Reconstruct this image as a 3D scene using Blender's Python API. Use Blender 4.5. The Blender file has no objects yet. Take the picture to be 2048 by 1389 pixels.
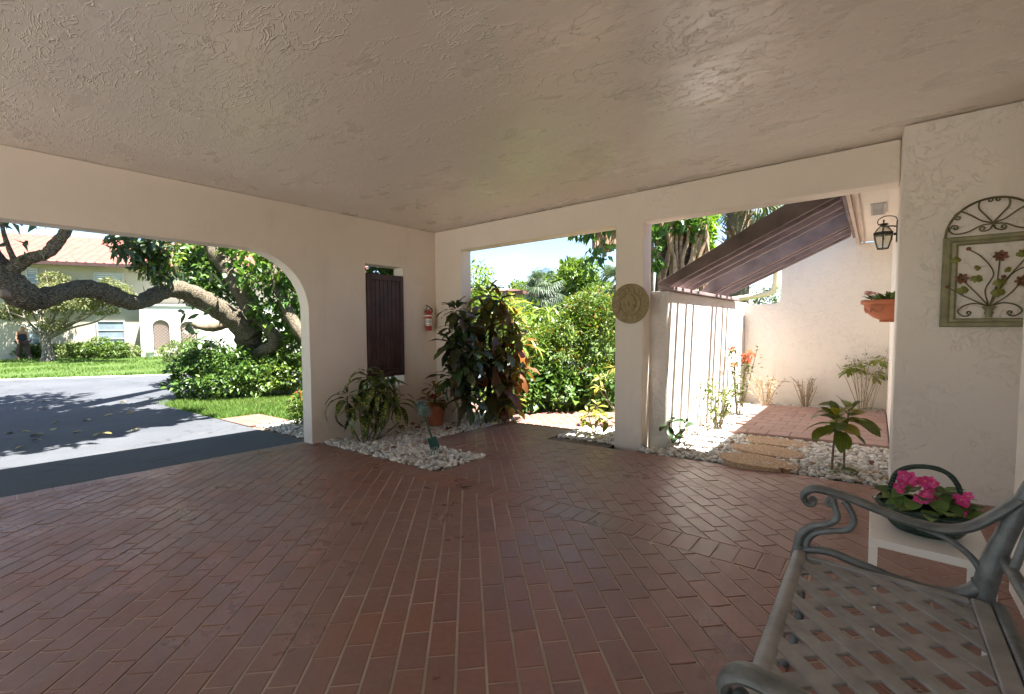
import bpy, bmesh, math, random
import numpy as np
from mathutils import Vector, Matrix, Euler
SC = bpy.context.scene
COL = SC.collection
random.seed(7); RNG = np.random.default_rng(11)

# ------------------------------------------------------------------ camera
FPX, PITCH, YAW, ROLL, CAMH = 888.8, math.radians(2.879), math.radians(39.35), math.radians(-0.218), 1.30
fwd = Vector((-math.sin(YAW)*math.cos(PITCH), math.cos(YAW)*math.cos(PITCH), -math.sin(PITCH)))
right0 = Vector((math.cos(YAW), math.sin(YAW), 0)); up0 = right0.cross(fwd)
right = math.cos(ROLL)*right0 + math.sin(ROLL)*up0
up = -math.sin(ROLL)*right0 + math.cos(ROLL)*up0
CAM = Vector((0, 0, CAMH))
cd = bpy.data.cameras.new('camera'); cam = bpy.data.objects.new('camera', cd); COL.objects.link(cam)
cd.sensor_fit = 'HORIZONTAL'; cd.sensor_width = 36.0; cd.lens = 36.0*FPX/2048.0
cd.clip_start = 0.05; cd.clip_end = 2000
m = Matrix.Identity(4)
for i in range(3):
    m[i][0] = right[i]; m[i][1] = up[i]; m[i][2] = -fwd[i]; m[i][3] = CAM[i]
cam.matrix_world = m
SC.camera = cam

# ------------------------------------------------------------------ sky, sun, exposure
SUNV = Vector((0.36, 0.09, 1.0)).normalized()          # towards the sun
EL = math.asin(SUNV.z)
world = bpy.data.worlds.new('World'); SC.world = world; world.use_nodes = True
wn = world.node_tree; wn.nodes.clear()
def N(nt, t, **kw):
    n = nt.nodes.new(t)
    for k, v in kw.items():
        if k in n.inputs.keys(): n.inputs[k].default_value = v
        else: setattr(n, k, v)
    return n
sky = N(wn, 'ShaderNodeTexSky', sky_type='NISHITA', sun_disc=False)
sky.sun_elevation = EL; sky.sun_rotation = math.atan2(SUNV.x, SUNV.y); sky.air_density = 0.85; sky.dust_density = 0.05; sky.ozone_density = 1.6
tc = N(wn, 'ShaderNodeTexCoord')
mp = N(wn, 'ShaderNodeMapping'); mp.inputs['Scale'].default_value = (1.0, 1.0, 2.6)
wn.links.new(tc.outputs['Generated'], mp.inputs['Vector'])
cl = N(wn, 'ShaderNodeTexNoise', Scale=2.3, Detail=7.0, Roughness=0.58)
wn.links.new(mp.outputs[0], cl.inputs['Vector'])
cr = N(wn, 'ShaderNodeValToRGB'); cr.color_ramp.elements[0].position = 0.50; cr.color_ramp.elements[1].position = 0.72
wn.links.new(cl.outputs['Fac'], cr.inputs[0])
mx = N(wn, 'ShaderNodeMix', data_type='RGBA'); mx.inputs[7].default_value = (4.2, 4.4, 4.6, 1)
wn.links.new(cr.outputs[0], mx.inputs[0]); wn.links.new(sky.outputs[0], mx.inputs[6])
bg = N(wn, 'ShaderNodeBackground', Strength=0.045)
wn.links.new(mx.outputs[2], bg.inputs[0])
wo = N(wn, 'ShaderNodeOutputWorld'); wn.links.new(bg.outputs[0], wo.inputs[0])
sl = bpy.data.lights.new('sun', 'SUN'); sl.energy = 4.3; sl.angle = math.radians(0.53); sl.color = (1.0, 0.965, 0.91)
so = bpy.data.objects.new('sun', sl); COL.objects.link(so); so.location = (20, 5, 60)
so.rotation_euler = SUNV.to_track_quat('Z', 'Y').to_euler()
SC.view_settings.view_transform = 'Standard'; SC.view_settings.look = 'None'
SC.view_settings.gamma = 1.0; SC.view_settings.exposure = 3.0
cy = SC.cycles
cy.use_denoising = True; cy.max_bounces = 11; cy.diffuse_bounces = 8; cy.glossy_bounces = 3; cy.transmission_bounces = 4
cy.transparent_max_bounces = 6; cy.sample_clamp_indirect = 8.0; cy.caustics_reflective = False; cy.caustics_refractive = False

# ------------------------------------------------------------------ places: ground height and points read off the plan
def gz(x, y=2.0):
    return min(0.21, max(-0.33, 0.227 + 0.0428*x - 0.02*min(5.0, max(-2.0, y))))
def ray(px, py): return fwd + right*((px-1024)/FPX) - up*((py-694.5)/FPX)
def on_depth(px, py, d): return CAM + ray(px, py)*d
def on_y(px, py, Y):
    d = ray(px, py); return CAM + d*(Y/d.y)
def on_x(px, py, X):
    d = ray(px, py); return CAM + d*(X/d.x)
def on_plane(px, py, o, n):
    d = ray(px, py); return CAM + d*((o-CAM).dot(n)/d.dot(n))
def proj(p):
    v = Vector(p) - CAM; z = v.dot(fwd)
    return (1024 + FPX*v.dot(right)/z, 694.5 - FPX*v.dot(up)/z, z) if z > 0.05 else None

# ------------------------------------------------------------------ object helpers
def tag(o, label=None, cat=None, group=None, kind=None):
    for k, v in (('label', label), ('category', cat), ('group', group), ('kind', kind)):
        if v: o[k] = v
    return o
def empty(name, loc, label=None, cat=None, group=None):
    o = bpy.data.objects.new(name, None); COL.objects.link(o); o.location = loc; o.empty_display_size = 0.1
    return tag(o, label, cat, group)
def link(name, me, parent=None, mat=None, smooth=False):
    if mat is not None and not me.materials: me.materials.append(mat)
    if smooth: me.shade_smooth()
    o = bpy.data.objects.new(name, me); COL.objects.link(o)
    if parent is not None:
        o.parent = parent; o.matrix_parent_inverse = parent_inv(parent)
    return o
def parent_inv(p):
    mw = Matrix.Translation(p.location) if p.type == 'EMPTY' or p.parent is None else Matrix.Identity(4)
    q = p
    mw = Matrix.Identity(4)
    chain = []
    while q is not None: chain.append(q); q = q.parent
    for q in reversed(chain):
        mw = mw @ (q.matrix_parent_inverse if q.parent else Matrix.Identity(4)) @ q.matrix_basis
    return mw.inverted()
def np_mesh(name, V, F):
    """V (n,3), F (m,k) uniform polygons"""
    V = np.asarray(V, np.float32); F = np.asarray(F, np.int32)
    me = bpy.data.meshes.new(name)
    me.vertices.add(len(V)); me.vertices.foreach_set('co', V.ravel())
    k = F.shape[1]
    me.loops.add(F.size); me.loops.foreach_set('vertex_index', F.ravel())
    me.polygons.add(len(F)); me.polygons.foreach_set('loop_start', np.arange(0, F.size, k, dtype=np.int32))
    me.update(calc_edges=True); me.validate()
    return me

class MB:
    def __init__(s): s.v = []; s.f = []
    def add(s, vs, fs):
        b = len(s.v); s.v += [tuple(v) for v in vs]; s.f += [tuple(i+b for i in f) for f in fs]; return s
    def box(s, lo, hi, mat=None):
        x0, y0, z0 = lo; x1, y1, z1 = hi
        vs = [Vector(p) for p in ((x0,y0,z0),(x1,y0,z0),(x1,y1,z0),(x0,y1,z0),(x0,y0,z1),(x1,y0,z1),(x1,y1,z1),(x0,y1,z1))]
        if mat is not None: vs = [mat @ v for v in vs]
        return s.add(vs, [(0,3,2,1),(4,5,6,7),(0,1,5,4),(1,2,6,5),(2,3,7,6),(3,0,4,7)])
    def prism(s, poly, d):
        """planar polygon (list of 3-D points) pushed along d"""
        n = len(poly); P = [Vector(p) for p in poly]; d = Vector(d)
        vs = P + [p+d for p in P]
        fs = [tuple(range(n-1, -1, -1)), tuple(range(n, 2*n))] + [(i, (i+1) % n, n+(i+1) % n, n+i) for i in range(n)]
        return s.add(vs, fs)
    def tube(s, path, rad, n=8, flat=1.0, upv=None, cap=True, twist=0.0, jit=0.0):
        P = [Vector(p) for p in path]; m = len(P)
        R = rad if isinstance(rad, (list, tuple)) else [rad]*m
        vs = []; prev = None
        for i in range(m):
            t = (P[min(i+1, m-1)] - P[max(i-1, 0)])
            t = t.normalized() if t.length > 1e-9 else Vector((0,0,1))
            if upv is not None:
                a = Vector(upv); a = a - t*a.dot(t); a.normalize()
            elif prev is None:
                a = Vector((0,0,1)) if abs(t.z) < 0.9 else Vector((1,0,0)); a = (a - t*a.dot(t)).normalized()
            else:
                a = prev - t*prev.dot(t)
                a = a.normalized() if a.length > 1e-6 else prev
            prev = a; b = t.cross(a)
            for k in range(n):
                th = 2*math.pi*k/n + twist*i
                r = R[i]*(1 + (random.uniform(-jit, jit) if jit else 0))
                vs.append(P[i] + a*(math.cos(th)*r) + b*(math.sin(th)*r*flat))
        fs = []
        for i in range(m-1):
            for k in range(n):
                fs.append((i*n+k, i*n+(k+1) % n, (i+1)*n+(k+1) % n, (i+1)*n+k))
        if cap: fs += [tuple(range(n-1, -1, -1)), tuple((m-1)*n+k for k in range(n))]
        return s.add(vs, fs)
    def lathe(s, prof, c=(0,0,0), n=24, a0=0.0, a1=2*math.pi, sx=1.0, sy=1.0):
        full = abs(a1-a0-2*math.pi) < 1e-6; k = n if full else n+1
        vs = []
        for r, z in prof:
            for i in range(k):
                th = a0 + (a1-a0)*i/n
                vs.append((c[0]+r*sx*math.cos(th), c[1]+r*sy*math.sin(th), c[2]+z))
        fs = []
        for j in range(len(prof)-1):
            for i in range(n):
                i2 = (i+1) % k
                fs.append((j*k+i, j*k+i2, (j+1)*k+i2, (j+1)*k+i))
        return s.add(vs, fs)
    def mesh(s, name):
        me = bpy.data.meshes.new(name); me.from_pydata([tuple(v) for v in s.v], [], s.f)
        bm = bmesh.new(); bm.from_mesh(me); bmesh.ops.recalc_face_normals(bm, faces=bm.faces); bm.to_mesh(me); bm.free()
        return me
    def build(s, name, mat, parent=None, smooth=False, bevel=0.0, seg=2, ang=40):
        o = link(name, s.mesh(name), parent, mat, smooth)
        if smooth:
            try: o.data.set_sharp_from_angle(angle=math.radians(50))
            except Exception: pass
        if bevel:
            b = o.modifiers.new('bevel', 'BEVEL'); b.width = bevel; b.segments = seg; b.limit_method = 'ANGLE'; b.angle_limit = math.radians(ang)
        return o
def smooth_path(pts, n=6):
    """Catmull-Rom through points"""
    P = [Vector(p) for p in pts]; out = []
    for i in range(len(P)-1):
        p0 = P[max(i-1, 0)]; p1 = P[i]; p2 = P[i+1]; p3 = P[min(i+2, len(P)-1)]
        for k in range(n):
            t = k/n
            out.append(0.5*((2*p1)+(p2-p0)*t+(2*p0-5*p1+4*p2-p3)*t*t+(3*p1-p0-3*p2+p3)*t**3))
    out.append(P[-1]); return out
def lerp_list(vals, m):
    return [float(v) for v in np.interp(np.linspace(0, len(vals)-1, m), range(len(vals)), vals)]

# ------------------------------------------------------------------ materials
def new_mat(name):
    mt = bpy.data.materials.new(name); mt.use_nodes = True
    nt = mt.node_tree; nt.nodes.clear()
    out = N(nt, 'ShaderNodeOutputMaterial'); b = N(nt, 'ShaderNodeBsdfPrincipled')
    nt.links.new(b.outputs[0], out.inputs[0])
    return mt, nt, b, out
def math_n(nt, op, a, b=None, c=None, clamp=False):
    n = N(nt, 'ShaderNodeMath', operation=op); n.use_clamp = clamp
    for i, v in enumerate((a, b, c)):
        if v is None: continue
        if hasattr(v, 'links') or hasattr(v, 'is_output'): nt.links.new(v, n.inputs[i])
        else: n.inputs[i].default_value = v
    return n.outputs[0]
def noise(nt, vec, scale, detail=4.0, rough=0.55, dist=0.0):
    n = N(nt, 'ShaderNodeTexNoise', Scale=scale, Detail=detail, Roughness=rough, Distortion=dist)
    if vec is not None: nt.links.new(vec, n.inputs['Vector'])
    return n.outputs['Fac']
def ramp(nt, fac, stops):
    r = N(nt, 'ShaderNodeValToRGB'); e = r.color_ramp.elements
    while len(e) > 1: e.remove(e[-1])
    e[0].position = stops[0][0]; c = stops[0][1]; e[0].color = (*c, 1) if len(c) == 3 else c
    for p, c in stops[1:]:
        q = e.new(p); q.color = (*c, 1) if len(c) == 3 else c
    nt.links.new(fac, r.inputs[0]); return r.outputs[0]
def mixc(nt, fac, a, b, mode='MIX'):
    n = N(nt, 'ShaderNodeMix', data_type='RGBA', blend_type=mode)
    for v, i in ((fac, 0), (a, 6), (b, 7)):
        if hasattr(v, 'is_output'): nt.links.new(v, n.inputs[i])
        elif i == 0: n.inputs[0].default_value = v
        else: n.inputs[i].default_value = (*v, 1)
    return n.outputs[2]
def pos(nt): return N(nt, 'ShaderNodeNewGeometry').outputs['Position']
def ocoord(nt): return N(nt, 'ShaderNodeTexCoord').outputs['Object']
def scaled(nt, vec, s, rot=(0,0,0)):
    n = N(nt, 'ShaderNodeMapping'); n.inputs['Scale'].default_value = s; n.inputs['Rotation'].default_value = rot
    nt.links.new(vec, n.inputs['Vector']); return n.outputs[0]
def bump(nt, b, h, strength=0.5, dist=0.01):
    n = N(nt, 'ShaderNodeBump', Strength=strength, Distance=dist); nt.links.new(h, n.inputs['Height']); nt.links.new(n.outputs[0], b.inputs['Normal'])
def setc(nt, b, col):
    if hasattr(col, 'is_output'): nt.links.new(col, b.inputs['Base Color'])
    else: b.inputs['Base Color'].default_value = (*col, 1)
def plain(name, col, rough=0.6, var=0.12, scale=12.0, bmp=0.15, bscale=60.0, metal=0.0, spec=0.5):
    mt, nt, b, _ = new_mat(name); p = pos(nt)
    n1 = noise(nt, p, scale, 5.0)
    c = ramp(nt, n1, [(0.3, tuple(max(0, x*(1-var)) for x in col)), (0.7, tuple(min(1, x*(1+var)) for x in col))])
    setc(nt, b, c); b.inputs['Roughness'].default_value = rough; b.inputs['Metallic'].default_value = metal
    b.inputs['Specular IOR Level'].default_value = spec
    if bmp: bump(nt, b, noise(nt, p, bscale, 3.0), bmp, 0.004)
    return mt
def stucco(name, col, rough=0.75, strength=0.6, k=1.0, stretch=(1, 1, 1), spec=0.4, dens=0.5, grime=0.10, stain=0.28):
    """skip-trowel stucco: thin curling ridges in patches over a hand-flattened coat"""
    mt, nt, b, _ = new_mat(name); p = scaled(nt, pos(nt), stretch)
    w = N(nt, 'ShaderNodeTexNoise', Scale=3.0*k, Detail=2.0); nt.links.new(p, w.inputs['Vector'])
    vm = N(nt, 'ShaderNodeVectorMath', operation='MULTIPLY_ADD'); nt.links.new(w.outputs['Color'], vm.inputs[0])
    vm.inputs[1].default_value = (0.35/k, 0.35/k, 0.35/k); nt.links.new(p, vm.inputs[2]); q = vm.outputs[0]
    def ridge(sc, det, th):
        a = math_n(nt, 'ABSOLUTE', math_n(nt, 'SUBTRACT', noise(nt, q, sc, det, 0.6), 0.5))
        mr = N(nt, 'ShaderNodeMapRange', interpolation_type='SMOOTHSTEP'); nt.links.new(a, mr.inputs[0])
        mr.inputs[1].default_value = th; mr.inputs[2].default_value = 0.0; return mr.outputs[0]
    def mask(sc, lo, hi):
        mr = N(nt, 'ShaderNodeMapRange', interpolation_type='SMOOTHSTEP'); nt.links.new(noise(nt, p, sc, 3.0), mr.inputs[0])
        mr.inputs[1].default_value = lo; mr.inputs[2].default_value = hi; return mr.outputs[0]
    r1 = math_n(nt, 'MULTIPLY', ridge(2.6*k, 4.0, 0.011), mask(2.2*k, dens-0.08, dens+0.1))
    r2 = math_n(nt, 'MULTIPLY', ridge(9.0*k, 3.0, 0.024), mask(1.7*k, dens-0.04, dens+0.12))
    r3 = math_n(nt, 'MULTIPLY', mask(26.0*k, 0.56, 0.66), mask(2.9*k, dens, dens+0.14))
    h = math_n(nt, 'ADD', math_n(nt, 'MULTIPLY', r1, 1.0), math_n(nt, 'MULTIPLY', r2, 0.8))
    h = math_n(nt, 'ADD', h, math_n(nt, 'MULTIPLY', r3, 0.16))
    h = math_n(nt, 'ADD', h, math_n(nt, 'MULTIPLY', noise(nt, p, 5.0*k, 3.0), 0.35))
    h = math_n(nt, 'ADD', h, math_n(nt, 'MULTIPLY', noise(nt, p, 130.0, 2.0), 0.10))
    c = ramp(nt, noise(nt, p, 0.9, 5.0, 0.6), [(0.3, tuple(x*(1-grime) for x in col)), (0.65, col)])
    sep = N(nt, 'ShaderNodeSeparateXYZ'); nt.links.new(pos(nt), sep.inputs[0])
    hi = math_n(nt, 'ADD', sep.outputs[2], math_n(nt, 'MULTIPLY', noise(nt, p, 5.0, 6.0, 0.7), -0.55))
    mr = N(nt, 'ShaderNodeMapRange', interpolation_type='SMOOTHSTEP'); nt.links.new(hi, mr.inputs[0])
    mr.inputs[1].default_value = 0.12; mr.inputs[2].default_value = -0.28; mr.inputs[3].default_value = 0.0; mr.inputs[4].default_value = 0.55
    c = mixc(nt, mr.outputs[0], c, tuple(x*0.62 for x in col))                      # splash dirt at the foot
    st = N(nt, 'ShaderNodeMapRange', interpolation_type='SMOOTHSTEP'); nt.links.new(noise(nt, scaled(nt, pos(nt), (2.2, 2.2, 0.35)), 2.0, 6.0, 0.65), st.inputs[0])
    st.inputs[1].default_value = 0.58; st.inputs[2].default_value = 0.75; st.inputs[3].default_value = 0.0; st.inputs[4].default_value = stain
    c = mixc(nt, st.outputs[0], c, tuple(x*0.72 for x in col))                      # faint water stains
    setc(nt, b, c); b.inputs['Specular IOR Level'].default_value = spec
    rg = N(nt, 'ShaderNodeMapRange'); nt.links.new(noise(nt, p, 2.4, 5.0, 0.6), rg.inputs[0])
    rg.inputs[1].default_value = 0.3; rg.inputs[2].default_value = 0.7; rg.inputs[3].default_value = max(0.15, rough-0.12); rg.inputs[4].default_value = rough+0.1
    nt.links.new(rg.outputs[0], b.inputs['Roughness'])
    bump(nt, b, h, strength, 0.012)
    return mt
def leafmat(name, cols, rough=0.38, trans=0.28, spots=None, vein=None, spec=0.4):
    """cols: list of colours picked leaf by leaf; spots=(colour, scale, amount)"""
    mt, nt, b, out = new_mat(name)
    g = N(nt, 'ShaderNodeNewGeometry'); oi = N(nt, 'ShaderNodeObjectInfo')
    r = math_n(nt, 'FRACT', math_n(nt, 'ADD', g.outputs['Random Per Island'], oi.outputs['Random']))
    n = len(cols); c = ramp(nt, r, [((i+0.5)/n, cols[i]) for i in range(n)])
    c = mixc(nt, 0.35, c, mixc(nt, 1.0, c, ramp(nt, noise(nt, g.outputs['Position'], 22.0, 3.0), [(0.3, (0.45,0.45,0.45)), (0.7, (1.35,1.35,1.2))]), 'MULTIPLY'))
    if spots:
        vo = N(nt, 'ShaderNodeTexVoronoi', Scale=spots[1]); nt.links.new(g.outputs['Position'], vo.inputs['Vector'])
        k = math_n(nt, 'LESS_THAN', vo.outputs['Distance'], spots[2])
        c = mixc(nt, k, c, spots[0])
    if vein:
        ob = ocoord(nt); sx = N(nt, 'ShaderNodeSeparateXYZ'); nt.links.new(ob, sx.inputs[0])
        ay = math_n(nt, 'ABSOLUTE', sx.outputs[1])
        ribs = math_n(nt, 'SINE', math_n(nt, 'MULTIPLY', math_n(nt, 'SUBTRACT', sx.outputs[0], ay), vein[1]))
        k = math_n(nt, 'MAXIMUM', math_n(nt, 'GREATER_THAN', ribs, 0.86), math_n(nt, 'LESS_THAN', ay, vein[2]))
        c = mixc(nt, math_n(nt, 'MULTIPLY', k, 0.7), c, vein[0])
    setc(nt, b, c); b.inputs['Roughness'].default_value = rough; b.inputs['Specular IOR Level'].default_value = spec
    t = N(nt, 'ShaderNodeBsdfTranslucent'); nt.links.new(mixc(nt, 1.0, c, (1.25, 1.3, 0.6), 'MULTIPLY'), t.inputs[0])
    ms = N(nt, 'ShaderNodeMixShader'); ms.inputs[0].default_value = trans
    nt.links.new(b.outputs[0], ms.inputs[1]); nt.links.new(t.outputs[0], ms.inputs[2]); nt.links.new(ms.outputs[0], out.inputs[0])
    return mt
def brickmat(name, cols, grime, rough=0.5, spec=0.45):
    mt, nt, b, _ = new_mat(name)
    g = N(nt, 'ShaderNodeNewGeometry'); oi = N(nt, 'ShaderNodeObjectInfo'); p = g.outputs['Position']
    r = math_n(nt, 'FRACT', math_n(nt, 'ADD', g.outputs['Random Per Island'], math_n(nt, 'MULTIPLY', oi.outputs['Random'], 7.31)))
    n = len(cols); c = ramp(nt, r, [((i+0.5)/n, cols[i]) for i in range(n)])
    c = mixc(nt, ramp(nt, noise(nt, p, 1.1, 5.0, 0.6), [(0.42, (0,0,0)), (0.68, (1,1,1))]), c, grime)
    c = mixc(nt, 0.5, c, mixc(nt, 1.0, c, ramp(nt, noise(nt, p, 38.0, 5.0, 0.7), [(0.25, (0.6,0.6,0.62)), (0.75, (1.3,1.25,1.2))]), 'MULTIPLY'))
    c = mixc(nt, ramp(nt, noise(nt, p, 2.3, 8.0, 0.72), [(0.60, (0,0,0)), (0.74, (0.55,0.55,0.55))]), c, tuple(x*0.5 for x in grime))      # oil and damp marks
    c = mixc(nt, ramp(nt, noise(nt, scaled(nt, p, (1.0, 3.0, 1.0), (0, 0, 0.6)), 4.1, 8.0, 0.75), [(0.60, (0,0,0)), (0.78, (0.5,0.5,0.5))]), c, (0.40, 0.32, 0.28))   # pale scuffs and efflorescence
    setc(nt, b, c)
    rr = N(nt, 'ShaderNodeMapRange'); nt.links.new(noise(nt, p, 3.0, 5.0, 0.65), rr.inputs[0])
    rr.inputs[1].default_value = 0.3; rr.inputs[2].default_value = 0.7; rr.inputs[3].default_value = rough-0.1; rr.inputs[4].default_value = rough+0.16
    nt.links.new(rr.outputs[0], b.inputs['Roughness']); b.inputs['Specular IOR Level'].default_value = spec
    bump(nt, b, noise(nt, p, 170.0, 3.0, 0.7), 0.35, 0.003)
    return mt
def barkmat(name, c0, c1, k=1.0, stretch=(1,1,1), strength=1.0):
    mt, nt, b, _ = new_mat(name); p = scaled(nt, pos(nt), stretch)
    n1 = noise(nt, p, 22.0*k, 6.0, 0.7, 0.6)
    v = N(nt, 'ShaderNodeTexVoronoi', Scale=26.0*k, feature='DISTANCE_TO_EDGE'); nt.links.new(p, v.inputs['Vector'])
    e = ramp(nt, v.outputs['Distance'], [(0.0, (0,0,0)), (0.22, (1,1,1))])
    h = math_n(nt, 'ADD', math_n(nt, 'MULTIPLY', n1, 0.8), math_n(nt, 'MULTIPLY', e, 0.5))
    c = ramp(nt, math_n(nt, 'MULTIPLY', h, 0.8), [(0.25, c0), (0.75, c1)])
    setc(nt, b, c); b.inputs['Roughness'].default_value = 0.9; b.inputs['Specular IOR Level'].default_value = 0.2
    bump(nt, b, h, strength, 0.03)
    return mt
M = {}
M['ceil'] = stucco('ceiling_stucco', (0.80, 0.735, 0.66), rough=0.33, strength=0.42, k=1.3, stretch=(0.6, 1.35, 1), spec=0.6, dens=0.43, grime=0.07, stain=0.0)
M['wallA'] = stucco('peach_stucco', (0.83, 0.735, 0.64), rough=0.8, strength=0.3, k=1.0, dens=0.56)
M['wallC'] = stucco('rough_stucco', (0.82, 0.745, 0.68), rough=0.7, strength=0.5, k=1.5, dens=0.50)
M['wallE'] = stucco('courtyard_stucco', (0.83, 0.765, 0.685), rough=0.8, strength=0.45, k=1.8, dens=0.45, grime=0.06)
M['wallF'] = stucco('white_stucco', (0.84, 0.79, 0.735), rough=0.8, strength=0.6, k=2.0, dens=0.44, grime=0.08)
M['roofing'] = plain('roofing', (0.30, 0.27, 0.24), 0.9)
M['mortar'] = plain('mortar', (0.44, 0.36, 0.30), 0.95, var=0.25, scale=3.0, bmp=0.4, bscale=220)
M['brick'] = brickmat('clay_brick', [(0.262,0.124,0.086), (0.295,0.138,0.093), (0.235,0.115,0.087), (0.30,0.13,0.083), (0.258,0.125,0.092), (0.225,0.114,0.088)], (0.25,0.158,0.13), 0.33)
M['brick_walk'] = brickmat('walk_brick', [(0.275,0.138,0.105), (0.30,0.15,0.118), (0.25,0.128,0.105), (0.305,0.155,0.115)], (0.285,0.185,0.158), 0.36)
M['brick_out'] = brickmat('sunlit_brick', [(0.21,0.095,0.07), (0.24,0.11,0.08), (0.19,0.085,0.065)], (0.25,0.145,0.115), 0.6)  # walk brick darkened in colour to offset the strong sun on it
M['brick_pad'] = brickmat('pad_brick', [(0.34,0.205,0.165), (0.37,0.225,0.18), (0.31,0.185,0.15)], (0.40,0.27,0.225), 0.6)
M['brown'] = plain('brown_painted_wood', (0.060, 0.028, 0.024), 0.55, var=0.3, scale=9, bmp=0.25, bscale=40)
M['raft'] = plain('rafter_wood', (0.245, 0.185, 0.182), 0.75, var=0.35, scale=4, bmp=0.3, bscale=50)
M['white'] = plain('white_enamel', (0.90, 0.89, 0.87), 0.35, var=0.03, bmp=0.0)
M['soil'] = plain('soil', (0.16, 0.12, 0.085), 0.95, var=0.5, scale=18, bmp=0.6, bscale=80)
M['terracotta'] = plain('terracotta', (0.40, 0.125, 0.055), 0.75, var=0.2, scale=9, bmp=0.2, bscale=90)
M['stem'] = plain('stem', (0.17, 0.13, 0.08), 0.8, var=0.35, scale=30)
M['stem_pale'] = plain('pale_stem', (0.36, 0.28, 0.19), 0.85, var=0.3, scale=30)
M['stem_green'] = plain('green_stem', (0.13, 0.17, 0.06), 0.6, var=0.3, scale=30)
def asphalt():
    mt, nt, b, _ = new_mat('asphalt'); p = pos(nt)
    c = ramp(nt, noise(nt, p, 0.7, 5.0, 0.6), [(0.3, (0.046,0.050,0.058)), (0.7, (0.070,0.074,0.082))])
    c = mixc(nt, 0.6, c, mixc(nt, 1.0, c, ramp(nt, noise(nt, p, 90.0, 4.0, 0.75), [(0.25, (0.5,0.5,0.5)), (0.75, (1.7,1.7,1.7))]), 'MULTIPLY'))
    vo = N(nt, 'ShaderNodeTexVoronoi', Scale=0.55, feature='DISTANCE_TO_EDGE'); w_ = N(nt, 'ShaderNodeTexNoise', Scale=2.0, Detail=5.0); nt.links.new(p, w_.inputs['Vector'])
    va = N(nt, 'ShaderNodeVectorMath', operation='ADD'); nt.links.new(p, va.inputs[0]); nt.links.new(w_.outputs['Color'], va.inputs[1]); nt.links.new(va.outputs[0], vo.inputs['Vector'])
    c = mixc(nt, math_n(nt, 'MULTIPLY', math_n(nt, 'LESS_THAN', vo.outputs['Distance'], 0.006), 0.6), c, (0.02, 0.02, 0.022))
    c = mixc(nt, ramp(nt, noise(nt, p, 3.5, 7.0, 0.75), [(0.56, (0,0,0)), (0.75, (0.6,0.6,0.6))]), c, (0.11, 0.11, 0.11))
    setc(nt, b, c); b.inputs['Roughness'].default_value = 0.72; b.inputs['Specular IOR Level'].default_value = 0.4
    bump(nt, b, noise(nt, p, 160.0, 3.0, 0.7), 0.6, 0.005); return mt
M['asphalt'] = asphalt()
M['concrete'] = plain('concrete', (0.42, 0.41, 0.39), 0.85, var=0.2, scale=4, bmp=0.3, bscale=120)
def grassmat(name, a, b_):
    mt, nt, b, _ = new_mat(name); p = pos(nt)
    c = mixc(nt, noise(nt, p, 1.3, 5.0, 0.65), a, b_)
    c = mixc(nt, 0.7, c, mixc(nt, 1.0, c, ramp(nt, noise(nt, p, 34.0, 4.0, 0.7), [(0.3, (0.45,0.5,0.4)), (0.7, (1.4,1.35,1.2))]), 'MULTIPLY'))
    setc(nt, b, c); b.inputs['Roughness'].default_value = 0.9; b.inputs['Specular IOR Level'].default_value = 0.15
    bump(nt, b, noise(nt, p, 55.0, 4.0, 0.7), 1.0, 0.04); return mt
M['lawn'] = grassmat('lawn', (0.060, 0.105, 0.026), (0.095, 0.135, 0.042))
M['blade'] = leafmat('grass_blade', [(0.065,0.13,0.02), (0.09,0.165,0.03), (0.115,0.18,0.04)], 0.6, 0.3, spec=0.2)
def pebblemat():
    mt, nt, b, _ = new_mat('pebble'); g = N(nt, 'ShaderNodeNewGeometry')
    c = ramp(nt, g.outputs['Random Per Island'], [(0.0, (0.40,0.37,0.31)), (0.22, (0.62,0.58,0.51)), (0.5, (0.74,0.72,0.67)), (0.72, (0.56,0.55,0.53)), (0.86, (0.42,0.40,0.37)), (0.93, (0.42,0.30,0.18)), (1.0, (0.26,0.22,0.18))])
    c = mixc(nt, 0.4, c, mixc(nt, 1.0, c, ramp(nt, noise(nt, g.outputs['Position'], 60.0, 4.0), [(0.3, (0.6,0.6,0.6)), (0.7, (1.2,1.2,1.2))]), 'MULTIPLY'))
    setc(nt, b, c); b.inputs['Roughness'].default_value = 0.7; return mt
M['pebble'] = pebblemat()

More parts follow.
